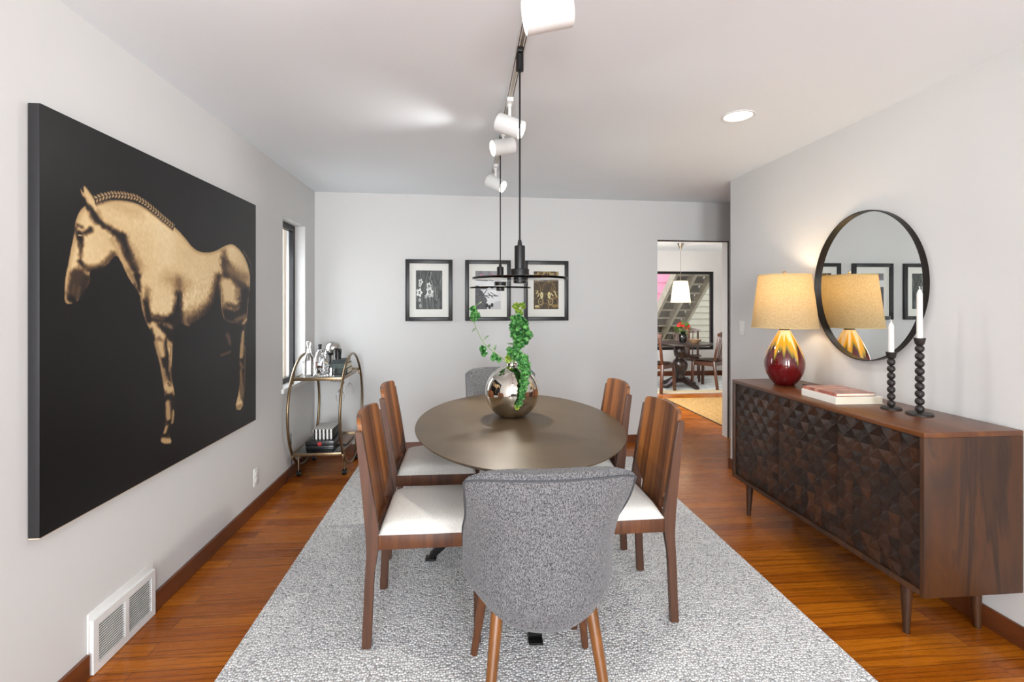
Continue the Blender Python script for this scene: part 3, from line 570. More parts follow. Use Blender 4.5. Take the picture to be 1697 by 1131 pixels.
spots=[(-.150,2.235,-PI/2,'walnut chair with cream seat, left side of table, nearest the camera'),
 (-.172,2.930,-PI/2,'walnut chair with cream seat, left side of table, nearer the bar cart'),
 (.656,2.280,PI/2,'walnut chair with cream seat, right side of table, nearest the camera'),
 (.640,2.915,PI/2,'walnut chair with cream seat, right side of table, farther from the camera')]
for i,(x,y,r,lab) in enumerate(spots):
    o=ch if i==0 else copy_tree(ch); o.location=(x,y,.0135); o.rotation_euler=(0,0,r); tag(o,lab,'chair',G)
# ---------------------------------------------------------------- upholstered end chairs
def make_host_chair():
    C=empty('upholstered_chair',(0,0,.0135))
    n_a,n_z=40,30; zb,zt=.395,.895
    def shell(u,v,off=0):
        z=zb+(zt-zb)*v
        k=sstep(np.array((z-.52)/.36)).item()                 # 0 low wrap, 1 tall back
        A=math.radians(104*(1-k)+60*k); D=.27*(1-k)+.155*k
        W=(.246+.017*sstep(np.array((z-.56)/.32)).item())/math.sin(min(A,PI/2))
        lo=max(0,1-v/.15); f=1-.15*lo**2.6
        a=(u*2-1)*A; y0=-.245-.07*v**1.3
        x=(W-off)*f*math.sin(a); x+=math.copysign(.022*sstep(np.array((abs(a)-1.15)/.6)).item()*(1-k),a); y=y0+off+(D-off)*f*(1-math.cos(a))+(.28*(1-f))
        hi=max(0,(v-.9)/.1); crn=abs(u*2-1)
        zz=z-.030*hi*crn**6-(.0 if v<.99 else .0)-.008*crn**2*v
        # arms dip: outer strip only rises to elbow height
        return (x,y,zz)
    bm=NB(); th=.045
    O=grid(bm,lambda u,v:shell(u,v),n_a,n_z); I=grid(bm,lambda u,v:shell(u,v,th),n_a,n_z)
    for i in range(n_a):
        bm.faces.new((O[i][0],I[i][0],I[i+1][0],O[i+1][0])); bm.faces.new((O[i][-1],O[i+1][-1],I[i+1][-1],I[i][-1]))
    for j in range(n_z):
        bm.faces.new((O[0][j],O[0][j+1],I[0][j+1],I[0][j])); bm.faces.new((O[-1][j],I[-1][j],I[-1][j+1],O[-1][j+1]))
    es=[e for i in range(n_a) for e in (bm.edges.get((O[i][-1],O[i+1][-1])),bm.edges.get((I[i][-1],I[i+1][-1])))]
    es+=[e for j in range(n_z) for q in(0,-1) for e in (bm.edges.get((O[q][j],O[q][j+1])),bm.edges.get((I[q][j],I[q][j+1])))]
    bmesh.ops.bevel(bm,geom=[e for e in es if e],offset=.014,segments=3,affect='EDGES',clamp_overlap=True)
    part('backrest',bm,M['gray_fabric'],C,smooth=70)
    # piping just inside the outer top edge and down both sides
    pts=[Vector(shell(0.012,v/24)) for v in range(6,24)]+[Vector(shell(.012+.976*i/60,.955)) for i in range(61)]+[Vector(shell(.988,v/24)) for v in range(23,5,-1)]
    pts=[p+Vector((p.x*.006,-.0015,0)) for p in pts]
    bm=NB(); tube(bm,pts,.0032,8); part('piping',bm,M['piping'],C)
    # underside pan and seat
    bm=NB()
    prof=[(0,.352),(.12,.354),(.185,.365),(.212,.395),(.218,.43),(.20,.445),(0,.447)]
    lathe(bm,prof,48,c=(0,.01,0),sx=.98,sy=1.13); part('seat_base',bm,M['gray_fabric'],C,smooth=60)
    bm=NB(); lathe(bm,[(0,.448),(.19,.448),(.212,.465),(.208,.49),(.17,.506),(0,.512)],48,c=(0,.035,0),sx=.97,sy=1.08); part('seat_cushion',bm,M['gray_fabric'],C,smooth=60)
    for x,y,fx,fy in((-.152,-.105,-.20,-.225),(.152,-.105,.20,-.225),(-.17,.17,-.222,.245),(.17,.17,.222,.245)):
        bm=NB(); cone(bm,(x,y,.395),(fx,fy,.006),.021,.0135,24); part('leg',bm,M['oak_leg'] if y<0 else M['walnut'],C)
    return C
hc=make_host_chair(); G='upholstered chairs at the ends of the table'
hc.location=(.255,1.70,.0135); tag(hc,'grey tweed upholstered chair at the near end of the table, back to the camera','chair',G)
copy_tree(hc,None,(.262,3.50,.0135),PI,'grey tweed upholstered chair at the far end of the table behind the vase')
# ---------------------------------------------------------------- sideboard
SB=empty('sideboard',(2.018,2.495,.0005),0,'dark sheesham sideboard with carved geometric door fronts on tapered legs','sideboard')
x0,x1,y0,y1,z0,z1=-.218,.217,-.705,.705,.2255,.881
part('top_panel',b2(NB(),x0-.001,x1,y0-.001,y1+.001,z1-.022,z1,.003),M['side_top'],SB)
for a,b_ in((y0,y0+.02),(y1-.02,y1)): part('side_panel',b2(NB(),x0,x1,a,b_,z0,z1-.022,.0015),M['side_end'],SB)
part('bottom_panel',b2(NB(),x0,x1,y0+.02,y1-.02,z0,z0+.02,.0015),M['side_end'],SB)
part('back_panel',b2(NB(),x1-.012,x1,y0+.02,y1-.02,z0+.02,z1-.022),M['side_end'],SB)
k=N('carved_tiles'); k.set(rough=.42,coat=.1,coatr=.25,spec=.4)
a_=k.n('ShaderNodeAttribute',attribute_name='tone'); gr=k.noise(k.coord((2,14,3)),7,4,.65)
c_=k.ramp(a_.outputs['Fac'],[(0,srgb(26,13,5)),(.4,srgb(44,23,9)),(.75,srgb(64,35,14)),(1,srgb(96,53,24))]); k.col(k.mix(c_,k.ramp(gr,[(.3,(.6,.55,.5,1)),(.65,(1,1,1,1))]),.7,'MULTIPLY')); M['carved']=k.m
def carved_door(ya,yb,par0):
    nr,nc=12,9; za,zb=z0+.022,z1-.024; dy=(yb-ya)/nc; dz=(zb-za)/nr; xs=x0+.016
    bm=NB(); L=bm.faces.layers.float.new('tone') if hasattr(bm.faces.layers,'float') else None
    # wedge-cut tiles: corners alternate proud and sunk, an arris sweeps from corner to middle
    hgt=lambda i,j:.0125 if (i+j+par0)%2==0 else .001
    P=[[bm.verts.new((xs-hgt(i,j)*(0.25 if i in(0,nc) or j in(0,nr) else 1),ya+i*dy,za+j*dz)) for j in range(nr+1)] for i in range(nc+1)]
    for i in range(nc):
        for j in range(nr):
            q=[P[i][j],P[i+1][j],P[i+1][j+1],P[i][j+1]]
            par=(i+j+par0)%2; tone=random.random()
            # ridge runs between the two proud corners, a second arris drops to a scooped point beside it
            h0,h1=(0,2) if par==0 else (1,3); l0,l1=(1,3) if par==0 else (2,0)
            A,B=q[h0].co,q[h1].co; c=bm.verts.new(((A.x+B.x)/2-.0022,(A.y+B.y)/2,(A.z+B.z)/2)); s_=q[l0].co.lerp(c.co,.52); d_=bm.verts.new((s_.x+.0045,s_.y,s_.z))
            for m in range(4):
                a_,b_=q[m],q[(m+1)%4]
                if l0 in(m,(m+1)%4):
                    for tri in((a_,b_,d_),): f=bm.faces.new(tri); f[L]=min(1,max(0,tone*.7+random.uniform(0,.2)))
                    o_=b_ if m==l0 else a_
                    f=bm.faces.new((o_,c,d_)); f[L]=min(1,max(0,tone*.7+.12))  # facets beside the ridge get a lighter tone in place of edge glints
                else:
                    f=bm.faces.new((a_,b_,c)); f[L]=min(1,max(0,tone*.7))
    ring=[P[i][0] for i in range(nc)]+[P[nc][j] for j in range(nr)]+[P[i][nr] for i in range(nc,0,-1)]+[P[0][j] for j in range(nr,0,-1)]
    back=[bm.verts.new((xs+.014,v.co.y,v.co.z)) for v in ring]; n=len(ring)
    for i in range(n): bm.faces.new((ring[i],ring[(i+1)%n],back[(i+1)%n],back[i]))
    bm.faces.new(back)
    return part('door',bm,M['carved'],SB,smooth=0)
W3=(y1-y0-.046)/3
for i in range(3):
    ya=y0+.021+i*(W3+.002); carved_door(ya,ya+W3,i)
bm=NB(); b2(bm,x0+.031,x0+.04,y0+.02,y1-.02,z0+.02,z1-.022); part('carcass_front',bm,M['espresso'],SB)
for lx,ly in((-.155,-.562),(.165,-.562),(-.155,.60),(.165,.60)):
    bm=NB(); cone(bm,(lx,ly,z0),(lx+(-.006 if lx<0 else .006),ly-.004*(1 if ly<0 else -1),0),.024,.0125,24); part('leg',bm,M['side_end'],SB)
# ---------------------------------------------------------------- round mirror
MR=empty('wall_mirror',(XR,2.574,1.493),0,'large round mirror in a thin deep dark frame on the right wall','mirror')
mw,mh=.378,.419
def ell(r): return [(0,mw+r,mh+r)]
bm=NB(); n=96
def ringv(x,da): return [bm.verts.new((x,(mw+da)*math.cos(2*PI*i/n),(mh+da)*math.sin(2*PI*i/n))) for i in range(n)]
R=[ringv(-.0015,0),ringv(-.034,0),ringv(-.034,-.005),ringv(-.014,-.005),ringv(-.0015,-.005)]
for a,b_ in zip(R,R[1:]+R[:1]):
    for i in range(n): bm.faces.new((a[i],a[(i+1)%n],b_[(i+1)%n],b_[i]))
part('frame',bm,M['mirror_frame'],MR,smooth=30)
bm=NB(); f=[bm.verts.new((-.012,(mw-.0055)*math.cos(2*PI*i/n),(mh-.0055)*math.sin(2*PI*i/n))) for i in range(n)]
g=[bm.verts.new((-.003,v.co.y,v.co.z)) for v in f]; bm.faces.new(f); bm.faces.new(g[::-1])
for i in range(n): bm.faces.new((f[i],g[i],g[(i+1)%n],f[(i+1)%n]))
k=N('mirror_silver'); k.set(rough=.0,metal=1,col=(.80,.82,.80,1)); part('mirror_glass',bm,k.m,MR,smooth=0)
# ---------------------------------------------------------------- table lamp
LX,LY,LZ=2.008,2.955,.8815
L=empty('table_lamp',(LX,LY,LZ),0,'table lamp with drip-glazed maroon and yellow gourd base and linen drum shade','lamp')
prof=[(0,0),(.056,0),(.062,.006),(.085,.035),(.106,.075),(.1155,.115),(.1165,.145),(.110,.18),(.096,.22),(.078,.26),(.060,.295),(.046,.32),(.037,.336),(.034,.345),(0,.346)]
bm=NB(); lathe(bm,prof,64)
k=N('drip_glaze'); k.set(rough=.07,coat=.6,coatr=.03); tc=k.n('ShaderNodeTexCoord'); sp=k.n('ShaderNodeSeparateXYZ'); k.l(tc.outputs['Object'],sp.inputs[0])
an=k.math('ARCTAN2',sp.outputs[1],sp.outputs[0]); cv=k.n('ShaderNodeCombineXYZ'); k.l(k.math('MULTIPLY',k.math('SINE',an),1.),cv.inputs[0]); k.l(k.math('COSINE',an),cv.inputs[1])
nz=k.noise(cv.outputs[0],2.6,1,.5); nz2=k.noise(cv.outputs[0],6,1,.5)
h=k.math('ADD',k.math('MULTIPLY',sp.outputs[2],1.),k.math('MULTIPLY',k.math('SUBTRACT',nz,.46),.34)); h=k.math('ADD',h,k.math('MULTIPLY',k.math('SUBTRACT',nz2,.5),.08))
k.col(k.ramp(k.math('MULTIPLY',h,2.857),[(0,srgb(88,10,14)),(.42,srgb(98,14,18)),(.57,srgb(72,24,16)),(.60,srgb(112,88,34)),(.66,srgb(158,138,50)),(.72,srgb(222,150,30)),(.84,srgb(232,170,50)),(.90,srgb(232,208,168))]))
part('base',bm,k.m,L)
bm=NB(); lathe(bm,[(0,.344),(.030,.344),(.031,.352),(.026,.362),(.012,.366),(.012,.40),(0,.40)],32); part('collar',bm,M['mirror_frame'],L)
SH0,SH1,R0,R1=.362,.692,.190,.150
bm=NB(); lathe(bm,[(R0,SH0),(R1,SH1)],64)
bm.faces.ensure_lookup_table()
bmesh.ops.delete(bm,geom=[f for f in bm.faces if len(f.verts)>6],context='FACES_ONLY'); bmesh.ops.solidify(bm,geom=list(bm.faces),thickness=.0015)
k=N('linen_shade'); v_=k.coord(); n1=k.noise(k.coord((1,1,.12)),620,2); n2=k.noise(k.coord((.2,.2,1)),620,2); f=k.math('MULTIPLY',k.math('ADD',n1,n2),.5)
cc=k.ramp(f,[(.4,srgb(186,164,122)),(.6,srgb(218,202,166))]); k.col(cc); k.set(rough=.9,spec=.1)
tr=k.n('ShaderNodeBsdfTranslucent'); k.l(cc,tr.inputs[0]); mx=k.n('ShaderNodeMixShader'); mx.inputs[0].default_value=.45
k.l(k.p.outputs[0],mx.inputs[1]); k.l(tr.outputs[0],mx.inputs[2]); out=[n for n in k.t.nodes if n.type=='OUTPUT_MATERIAL'][0]; k.l(mx.outputs[0],out.inputs[0]); M['linen']=k.m
o=part('lamp_shade',bm,k.m,L,smooth=40)
for r_,z_ in((R0,SH0),(R1,SH1)):
    bm=NB(); tube(bm,[((r_+.0005)*math.cos(2*PI*i/64),(r_+.0005)*math.sin(2*PI*i/64),z_) for i in range(64)],.0028,6,True); part('trim_ring',bm,plain('shade_trim',srgb(206,180,124),.9),o)
bm=NB(); lathe(bm,[(0,.40),(.013,.40),(.013,.455),(0,.455)],16)
for a in(0,PI): tube(bm,[(.0+.05*math.cos(a)*math.sin(PI*t/12),.05*math.sin(a),.42+.272*t/12) for t in range(0,12)]+[(0,0,.694)],.0022,6)
for a in(0,2*PI/3,4*PI/3): tube(bm,[(0,0,.692),(R1*math.cos(a),R1*math.sin(a),.692)],.0018,6)
part('harp',bm,M['nickel'],L)
bm=NB(); lathe(bm,[(0,.692),(.009,.692),(.006,.698),(.004,.702),(.009,.708),(.010,.713),(.006,.719),(0,.721)],20); part('finial',bm,M['nickel'],L)
bm=NB(); lathe(bm,[(0,.455),(.012,.455),(.018,.475),(.027,.50),(.029,.525),(.022,.548),(0,.558)],24)
k=N('warm_bulb'); k.set(emit=(1,.80,.53,1),emits=5.); part('bulb',bm,k.m,L)
light('lamp_glow','POINT',(LX,LY,LZ+.585),4.6,(1,.80,.55),.035)
bm=NB(); tube(bm,[(2.10,2.91,.886),(2.13,2.84,.885),(2.17,2.80,.885),(2.19,2.70,.885),(2.21,2.66,.885)],.003,8); tag(part('lamp_cord',bm,M['black_metal']),'black lamp cord lying on the sideboard behind the books','cord')
# ---------------------------------------------------------------- books, candlesticks
def book(name,loc,rz,sx,sy,t,cover,label,pages=None,group=None):
    B=empty(name,loc,rz,label,'book',group); bm=NB()
    b2(bm,-sx/2,sx/2,-sy/2,sy/2,0,.0025,.0008); b2(bm,-sx/2,sx/2,-sy/2,sy/2,t-.0025,t,.0008); b2(bm,-sx/2,-sx/2+.0025,-sy/2,sy/2,.0025,t-.0025)
    part('cover',bm,cover,B,smooth=0)
    part('pages',b2(NB(),-sx/2+.0026,sx/2-.005,-sy/2+.004,sy/2-.004,.0026,t-.0026),pages or plain('book_pages',srgb(226,216,194),.9,var=.02),B,smooth=0); return B
bw=plain('white_book_cover',srgb(236,232,222),.45,var=.01)
book('coffee_table_book',(1.998,2.470,.8815),math.radians(-2),.255,.270,.036,bw,'thick white coffee table book on the sideboard, bottom of the pair','' or None)
k=N('pink_cover'); k.set(rough=.3,coat=.3); k.col(k.ramp(k.noise(k.coord((3,9,1)),3,4,.6),[(.35,srgb(112,58,48)),(.5,srgb(164,92,78)),(.65,srgb(206,150,134))]))
book('coffee_table_book',(1.990,2.480,.918),math.radians(-1),.215,.255,.016,k.m,'thinner rose brown book lying on top of the thick white book')
def candlestick(loc,n,r,pitch,rb,hc_,lab):
    C=empty('candlestick',loc,0,lab,'candlestick','black bobbin candlesticks on the sideboard')
    part('base',lathe(NB(),[(0,0),(rb,0),(rb,.006),(rb-.003,.010),(0,.010)],40),M['holder'],C)
    bm=NB(); z=.010
    for i in range(n):
        prof=[(max(.0,r*math.sin(PI*t/12)),z+pitch*.54*(1-math.cos(PI*t/12))-.001) for t in range(13)]
        lathe(bm,prof,28); z+=pitch
    part('stem',bm,M['holder'],C,smooth=50)
    h=.032; bm=NB(); lathe(bm,[(0,z-.002),(.012,z-.001),(.018,z+.006),(.0235,z+h),(.0205,z+h),(.0125,z+h-.006),(0,z+h-.008)],32); part('cup',bm,M['holder'],C,smooth=50)
    K=empty('taper_candle',(loc[0],loc[1],loc[2]+z+h-.007),0,'white taper candle in the '+('taller' if n>7 else 'shorter')+' black candlestick','candle','white candles on the sideboard')
    bm=NB(); lathe(bm,[(0,0),(.0118,0),(.0108,hc_-.022),(.0085,hc_-.012),(.004,hc_-.003),(0,hc_)],6,M=Matrix.Rotation(.3,4,'Z')); part('wax',bm,M['candle'],K,smooth=25)
    part('wick',tube(NB(),[(0,0,hc_-.003),(.001,0,hc_+.006),(-.004,0,hc_+.012)],.0016,6),M['candle'],K)
candlestick((2.074,2.085,.8815),9,.0185,.0345,.052,.232,'taller black bobbin candlestick on the sideboard, nearer the camera')
candlestick((2.053,2.215,.8815),7,.0172,.0335,.043,.152,'shorter black bobbin candlestick on the sideboard beside the books')
# ---------------------------------------------------------------- silver vase with green stems
VX,VY,VZ=.265,2.815,.7505
bm=NB(); prof=[(0,0)]; R=.154; c=.140
for i in range(33):
    a=-PI/2+.38+ (PI-.38-.19)*i/32; prof.append((R*math.cos(a),c+R*math.sin(a)))
prof+=[(.030,.287),(.028,.300),(.0285,.304),(.025,.305),(.0235,.300),(.0235,.284),(.05,.26),(0,.24)]
prof[1]=(prof[1][0],0.0)
o=part('vase',lathe(bm,prof,72),M['silver'],None,(VX,VY,VZ),smooth=50); tag(o,'round mirrored silver vase in the middle of the oval table','vase')
M['bell']=leafmat('bell_green',srgb(20,84,44),srgb(112,176,92),.45)
M['bell2']=leafmat('bell_lime',srgb(86,132,40),srgb(186,200,90),.45)
M['gleaf']=leafmat('grey_leaf',srgb(92,120,92),srgb(168,186,150),.6)
rs=random.Random(5)
def bells(bm,p,axis,R,n,sz):
    n=int(n*1.7); sz=sz*.78
    for i in range(n):
        d=Vector((rs.gauss(0,1),rs.gauss(0,1),rs.gauss(0,1))).normalized(); q=Vector(p)+d*R*rs.uniform(.35,1)
        ax=(d+Vector((0,0,-.1))).normalized(); u=ax.orthogonal().normalized(); w=ax.cross(u); r=sz*rs.uniform(.75,1.25); ph=rs.uniform(0,6)
        c0=bm.verts.new(q-ax*r*.55); r1=[];r2=[]
        for k_ in range(10):
            a=2*PI*k_/10; ru=1+.16*math.sin(5*a+ph)
            r1.append(bm.verts.new(q-ax*r*.2+(u*math.cos(a)+w*math.sin(a))*r*.62)); r2.append(bm.verts.new(q+ax*r*(.28+.22*math.sin(3*a+ph))+(u*math.cos(a)+w*math.sin(a))*r*1.05*ru))
        for k_ in range(10):
            j=(k_+1)%10; bm.faces.new((c0,r1[j],r1[k_])); bm.faces.new((r1[k_],r1[j],r2[j],r2[k_]))
def leaf(bm,p,d,L,w):
    p=Vector(p);d=Vector(d).normalized();u=d.cross(Vector((.1,.3,1))).normalized();nn=u.cross(d)
    a=[bm.verts.new(p+d*L*t+u*w*s+nn*h) for t,s,h in((0,0,0),(.35,1,.004),(.75,.7,.002),(1,0,-.004),(.75,-.7,.002),(.35,-1,.004))]
    m=bm.verts.new(p+d*L*.5-nn*.003)
    for i in range(6): bm.faces.new((a[i],a[(i+1)%6],m))
def bez(P,n=20):
    out=[]
    for s in range(len(P)-1):
        p0=Vector(P[max(s-1,0)]);p1=Vector(P[s]);p2=Vector(P[s+1]);p3=Vector(P[min(s+2,len(P)-1)])
        for i in range(n):
            t=i/n; out.append(.5*((2*p1)+(-p0+p2)*t+(2*p0-5*p1+4*p2-p3)*t*t+(-p0+3*p1-3*p2+p3)*t**3))
    out.append(Vector(P[-1])); return out
def stem(name,P,clusters,leaves,lab,tip=None):
    E=empty(name,(VX,VY,VZ+.305),0,lab,'flower stem','green flowering stems in the silver vase'); PP=bez(P,8)
    part('stem',tube(NB(),PP,[.0028*(1-.5*i/len(PP)) for i in range(len(PP))],8),M['stem'],E)
    b=NB()
    for p,R_,n,sz in clusters: bells(b,p,None,R_,n,sz)
    part('blossoms',b,M['bell'],E,smooth=60)
    if tip:
        b=NB()
        for p,R_,n,sz in tip: bells(b,p,None,R_,n,sz)
        part('new_blossoms',b,M['bell2'],E,smooth=60,label='yellow green young blossoms')
    if leaves:
        for p,d,l_,w_ in leaves: b=NB(); leaf(b,p,d,l_,w_); part('leaf',b,M['gleaf'],E,smooth=0)
    return E
# local frame: origin at the vase mouth, x right, z up
stem('flowering_stem',[(-.006,0,-.03),(-.05,-.01,.02),(-.105,-.02,.065),(-.165,-.03,.12),(-.205,-.03,.20),(-.226,-.03,.275),(-.215,-.03,.315),(-.195,-.03,.34)],
 [((-.212,-.03,.27),.030,22,.013),((-.222,-.03,.305),.022,12,.012),((-.168,-.03,.085),.022,16,.012),((-.158,-.03,.055),.018,10,.011),((-.10,-.02,.035),.024,18,.012),((-.075,-.02,.02),.016,8,.011)],
 [((-.205,-.03,.20),(-.6,0,-.5),.035,.012),((-.165,-.03,.13),(.6,0,.6),.045,.014),((-.105,-.02,.07),(.3,0,1),.04,.012),((-.135,-.02,.09),(.2,-.3,.9),.025,.009),((-.195,-.03,.33),(.6,0,.6),.03,.007)],
 'arching green stem with sparse blossoms leaning left out of the silver vase')
stem('flowering_stem',[(.0,0,-.03),(.012,-.01,.06),(.03,-.015,.15),(.04,-.015,.24),(.035,-.015,.31)],
 [((.032,-.02,.245),.040,34,.016),((.015,-.02,.205),.036,26,.016),((.065,-.02,.21),.036,24,.016),((.085,-.02,.16),.036,24,.016),((.03,-.02,.155),.040,30,.016),((.03,-.02,.105),.036,24,.017),((-.005,-.03,.07),.03,14,.016),((.06,-.02,.12),.03,16,.015)],
 [((.06,-.02,.15),(.8,-.2,.3),.05,.018),((.01,-.02,.1),(-.8,-.2,.3),.05,.018)],
 'tall upright green stem crowded with blossoms rising above the silver vase',tip=[((.022,-.015,.325),.018,10,.013),((.055,-.015,.325),.020,12,.013),((.04,-.015,.29),.022,10,.013),((-.022,-.02,.03),.024,14,.014)])
stem('flowering_stem',[(.005,0,-.03),(.02,-.04,.03),(.045,-.10,.03),(.058,-.145,-.02),(.052,-.168,-.09),(.040,-.175,-.16),(.018,-.165,-.215)],
 [((.025,-.05,.045),.032,20,.017),((.045,-.095,.03),.034,24,.017),((.052,-.13,0),.034,24,.017),((.055,-.155,-.045),.030,22,.015),((.050,-.168,-.085),.026,20,.013),((.044,-.176,-.125),.022,18,.012),((.034,-.176,-.165),.020,16,.011),((.022,-.166,-.20),.018,14,.011)],
 None,'drooping green blossom stem hanging down over the front of the silver vase',tip=[((.014,-.162,-.222),.014,10,.010)])
# ---------------------------------------------------------------- ceiling track, spots, pendants
TX=.222
Tk=empty('ceiling_track',(TX,2.6,CZ-.0005),0,'slim metal lighting track running along the middle of the ceiling','track')
bm=NB(); b2(bm,-.020,-.0145,-1.5,1.3,-.018,0); b2(bm,.0145,.020,-1.5,1.3,-.018,0); b2(bm,-.0145,.0145,-1.5,1.3,-.012,0); b2(bm,-.0105,.0105,-1.5,1.3,-.0165,-.012); part('channel',bm,M['white'],Tk,smooth=0)
bm=NB(); b2(bm,-.0144,-.0106,-1.5,1.3,-.0135,-.0121); b2(bm,.0106,.0144,-1.5,1.3,-.0135,-.0121); part('conductor',bm,M['dark_slot'],Tk,smooth=0)
part('busbar',b2(NB(),-.0060,.0060,-1.5,1.3,-.0178,-.0166),M['track'],Tk,smooth=0)
k=N('lamp_face'); k.set(emit=(1,.95,.9,1),emits=4.); M['face']=k.m
k=N('pendant_diffuser'); k.set(emit=(1,.93,.84,1),emits=.6); M['dim_face']=k.m
def spot(y,z,yaw,pitch,power,lab,x=None,tot=None):
    """yaw: direction in plan from +X, pitch upward"""
    X=TX if x is None else x; E=empty('track_spotlight',(TX,y,CZ-.0185),0,lab,'spotlight','white cylinder spotlights on the ceiling track')
    d=Vector((math.cos(yaw)*math.cos(pitch),math.sin(yaw)*math.cos(pitch),math.sin(pitch))); c=Vector((X-TX,0,z-(CZ-.0185)))
    bm=NB(); b2(bm,-.016,.016,-.045,.045,-.022,-.0005,.003); cone(bm,(0,0,-.02),(0,0,-.036),.012,.012,16); part('adapter',bm,M['white'],E)
    bm=NB(); bar(bm,(0,0,-.03),c+Vector((0,0,.0)),.014,.007,.001); part('arm',bm,M['white'],E)
    r=.047; h=.068
    Mx=Matrix.Translation(c)@d.to_track_quat('Z','Y').to_matrix().to_4x4()
    bm=NB(); lathe(bm,[(0,-h),(r-.004,-h),(r,-h+.004),(r,h),(r-.003,h),(r-.004,h-.012),(0,h-.013)],48,M=Mx); part('housing',bm,M['white'],E,smooth=40)
    bm=NB(); lathe(bm,[(0,h-.0125),(r-.0045,h-.0125),(r-.0045,h-.009),(0,h-.007)],40,M=Mx); part('lens',bm,M['face'],E,smooth=40)
    p=Vector((TX,y,CZ-.0185))+c+d*(h+.004); light('spot_glow','SPOT',p,power,SOFT,.03,to=p+d if tot is None else tot,spot=95,blend=.9); return E
spot(1.385,2.213,math.radians(176),math.radians(-12),13,'white track spotlight nearest the camera, aimed at the horse painting',x=TX+.01)
spot(2.49,2.290,math.radians(-22),math.radians(-24),10,'white track spotlight second from the camera, tipped down toward the right',x=TX+.0)
spot(2.93,2.325,math.radians(196),math.radians(-14),13,'white track spotlight third from the camera, aimed left')
spot(3.66,2.285,math.radians(-30),math.radians(-28),14,'white track spotlight at the far end of the track')
def pendant(y,R,lab,first=None):
    E=empty('pendant_lamp',(TX-.003,y,CZ-.0185),0,lab,'pendant lamp','glass disc pendants over the dining table')
    z=lambda a:a-(CZ-.0185)
    bm=NB(); b2(bm,-.012,.012,-.03,.03,-.02,-.0005,.002); cone(bm,(0,0,-.018),(0,0,-.085),.0155,.0155,20); part('adapter',bm,M['black_metal'],E)
    part('rod',cone(NB(),(0,0,-.08),(0,0,z(1.62)),.0038,.0038,10),M['black_metal'],E)
    bm=NB(); lathe(bm,[(0,z(1.651)),(.006,z(1.65)),(.009,z(1.635)),(.0095,z(1.628)),(.0205,z(1.626)),(.0215,z(1.622)),(.0215,z(1.533)),(.037,z(1.532)),(.038,z(1.529)),(.038,z(1.506)),(.0,z(1.505))],40); part('lamp_body',bm,M['black_metal'],E,smooth=40)
    # ring-lit clear glass disc under the body; dark line added as its edge reflection
    bm=NB(); lathe(bm,[(0,z(1.4995)),(.05,z(1.4985)),(R-.004,z(1.4975)),(R,z(1.4935)),(R-.003,z(1.4885)),(.06,z(1.487)),(0,z(1.4865))],96); part('glass_disc',bm,M['glass'],E,smooth=30)
    bm=NB()
    for zz,rr in((1.4965,R-.001),): tube(bm,[(rr*math.cos(2*PI*i/96),rr*math.sin(2*PI*i/96),z(zz)) for i in range(96)],.0011,6,True)
    part('reflection_line',bm,M['smoke'],E)
    bm=NB(); lathe(bm,[(.024,z(1.5055)),(.033,z(1.5055)),(.033,z(1.5005)),(.024,z(1.5005))],40); part('diffuser',bm,M['dim_face'],E)
    bm=NB(); lathe(bm,[(0,z(1.4862)),(.026,z(1.4862)),(.026,z(1.476)),(.022,z(1.474)),(0,z(1.474))],40); part('lower_cap',bm,M['black_metal'],E)
    light('pendant_glow','SPOT',(TX-.003,y,1.468),11 if y<2.5 else 26,WARM,.03,to=(TX-.003,y,0),spot=150,blend=.5)
pendant(1.995,.193,'black pendant with a clear glass disc over the near end of the table')
pendant(3.125,.193,'black pendant with a clear glass disc over the far end of the table')
D=empty('recessed_downlight',(1.512,2.626,CZ-.0005),0,'round recessed ceiling downlight above the right side of the room','downlight')
bm=NB(); lathe(bm,[(.072,0),(.088,0),(.088,-.004),(.078,-.006),(.072,-.002)],48,caps=False); 
part('trim_ring',bm,M['white'],D); k=N('can_face'); k.set(emit=(1,.95,.88,1),emits=3.2); part('lens',lathe(NB(),[(0,-.0012),(.0725,-.0012),(.0725,-.0002),(0,-.0002)],40),k.m,D)
# ---------------------------------------------------------------- bar cart
C0=(-1.160,4.335,0); BC=empty('bar_cart',C0,0,'brass bar cart with oval tube ends and two glass shelves in the corner','bar cart')
hx=.195
for s in(-1,1):
    bm=NB(); pts=[(s*hx,.412*math.cos(2*PI*i/72),.513+.457*math.sin(2*PI*i/72)) for i in range(72)]; tube(bm,pts,.0105,12,True); part('end_hoop',bm,M['bronze'],BC,smooth=60)
def shelf(z,hy,glassm,nm):
    bm=NB()
    for s in(-1,1): b2(bm,-hx+.008,hx-.008,s*hy-.009,s*hy+.009,z-.026,z,.002); b2(bm,min(s*(hx-.018),s*(hx-.002)),max(s*(hx-.018),s*(hx-.002)),-hy+.009,hy-.009,z-.022,z,.002)
    o=part('shelf_frame',bm,M['bronze'],BC); part('shelf_glass',b2(NB(),-hx+.019,hx-.019,-hy+.0095,hy-.0095,z-.010,z-.003,.001),glassm,o)
    for s in(-1,1):
        for t in(-1,1): bm=NB(); bar(bm,(s*(hx-.005),t*(hy-.01),z-.02),(s*(hx+.0),t*(hy-.01),z-.055),.012,.01,.001); part('bracket',bm,M['bronze'],BC)
k=N('grey_shelf_glass'); k.set(rough=.03,col=srgb(120,124,124),metal=.0,coat=1,coatr=.02,alpha=1)
k2=N('black_shelf_glass'); k2.set(rough=.04,col=srgb(20,20,22),coat=1,coatr=.02)
shelf(.812,.302,k.m,'upper'); shelf(.222,.322,k2.m,'lower')
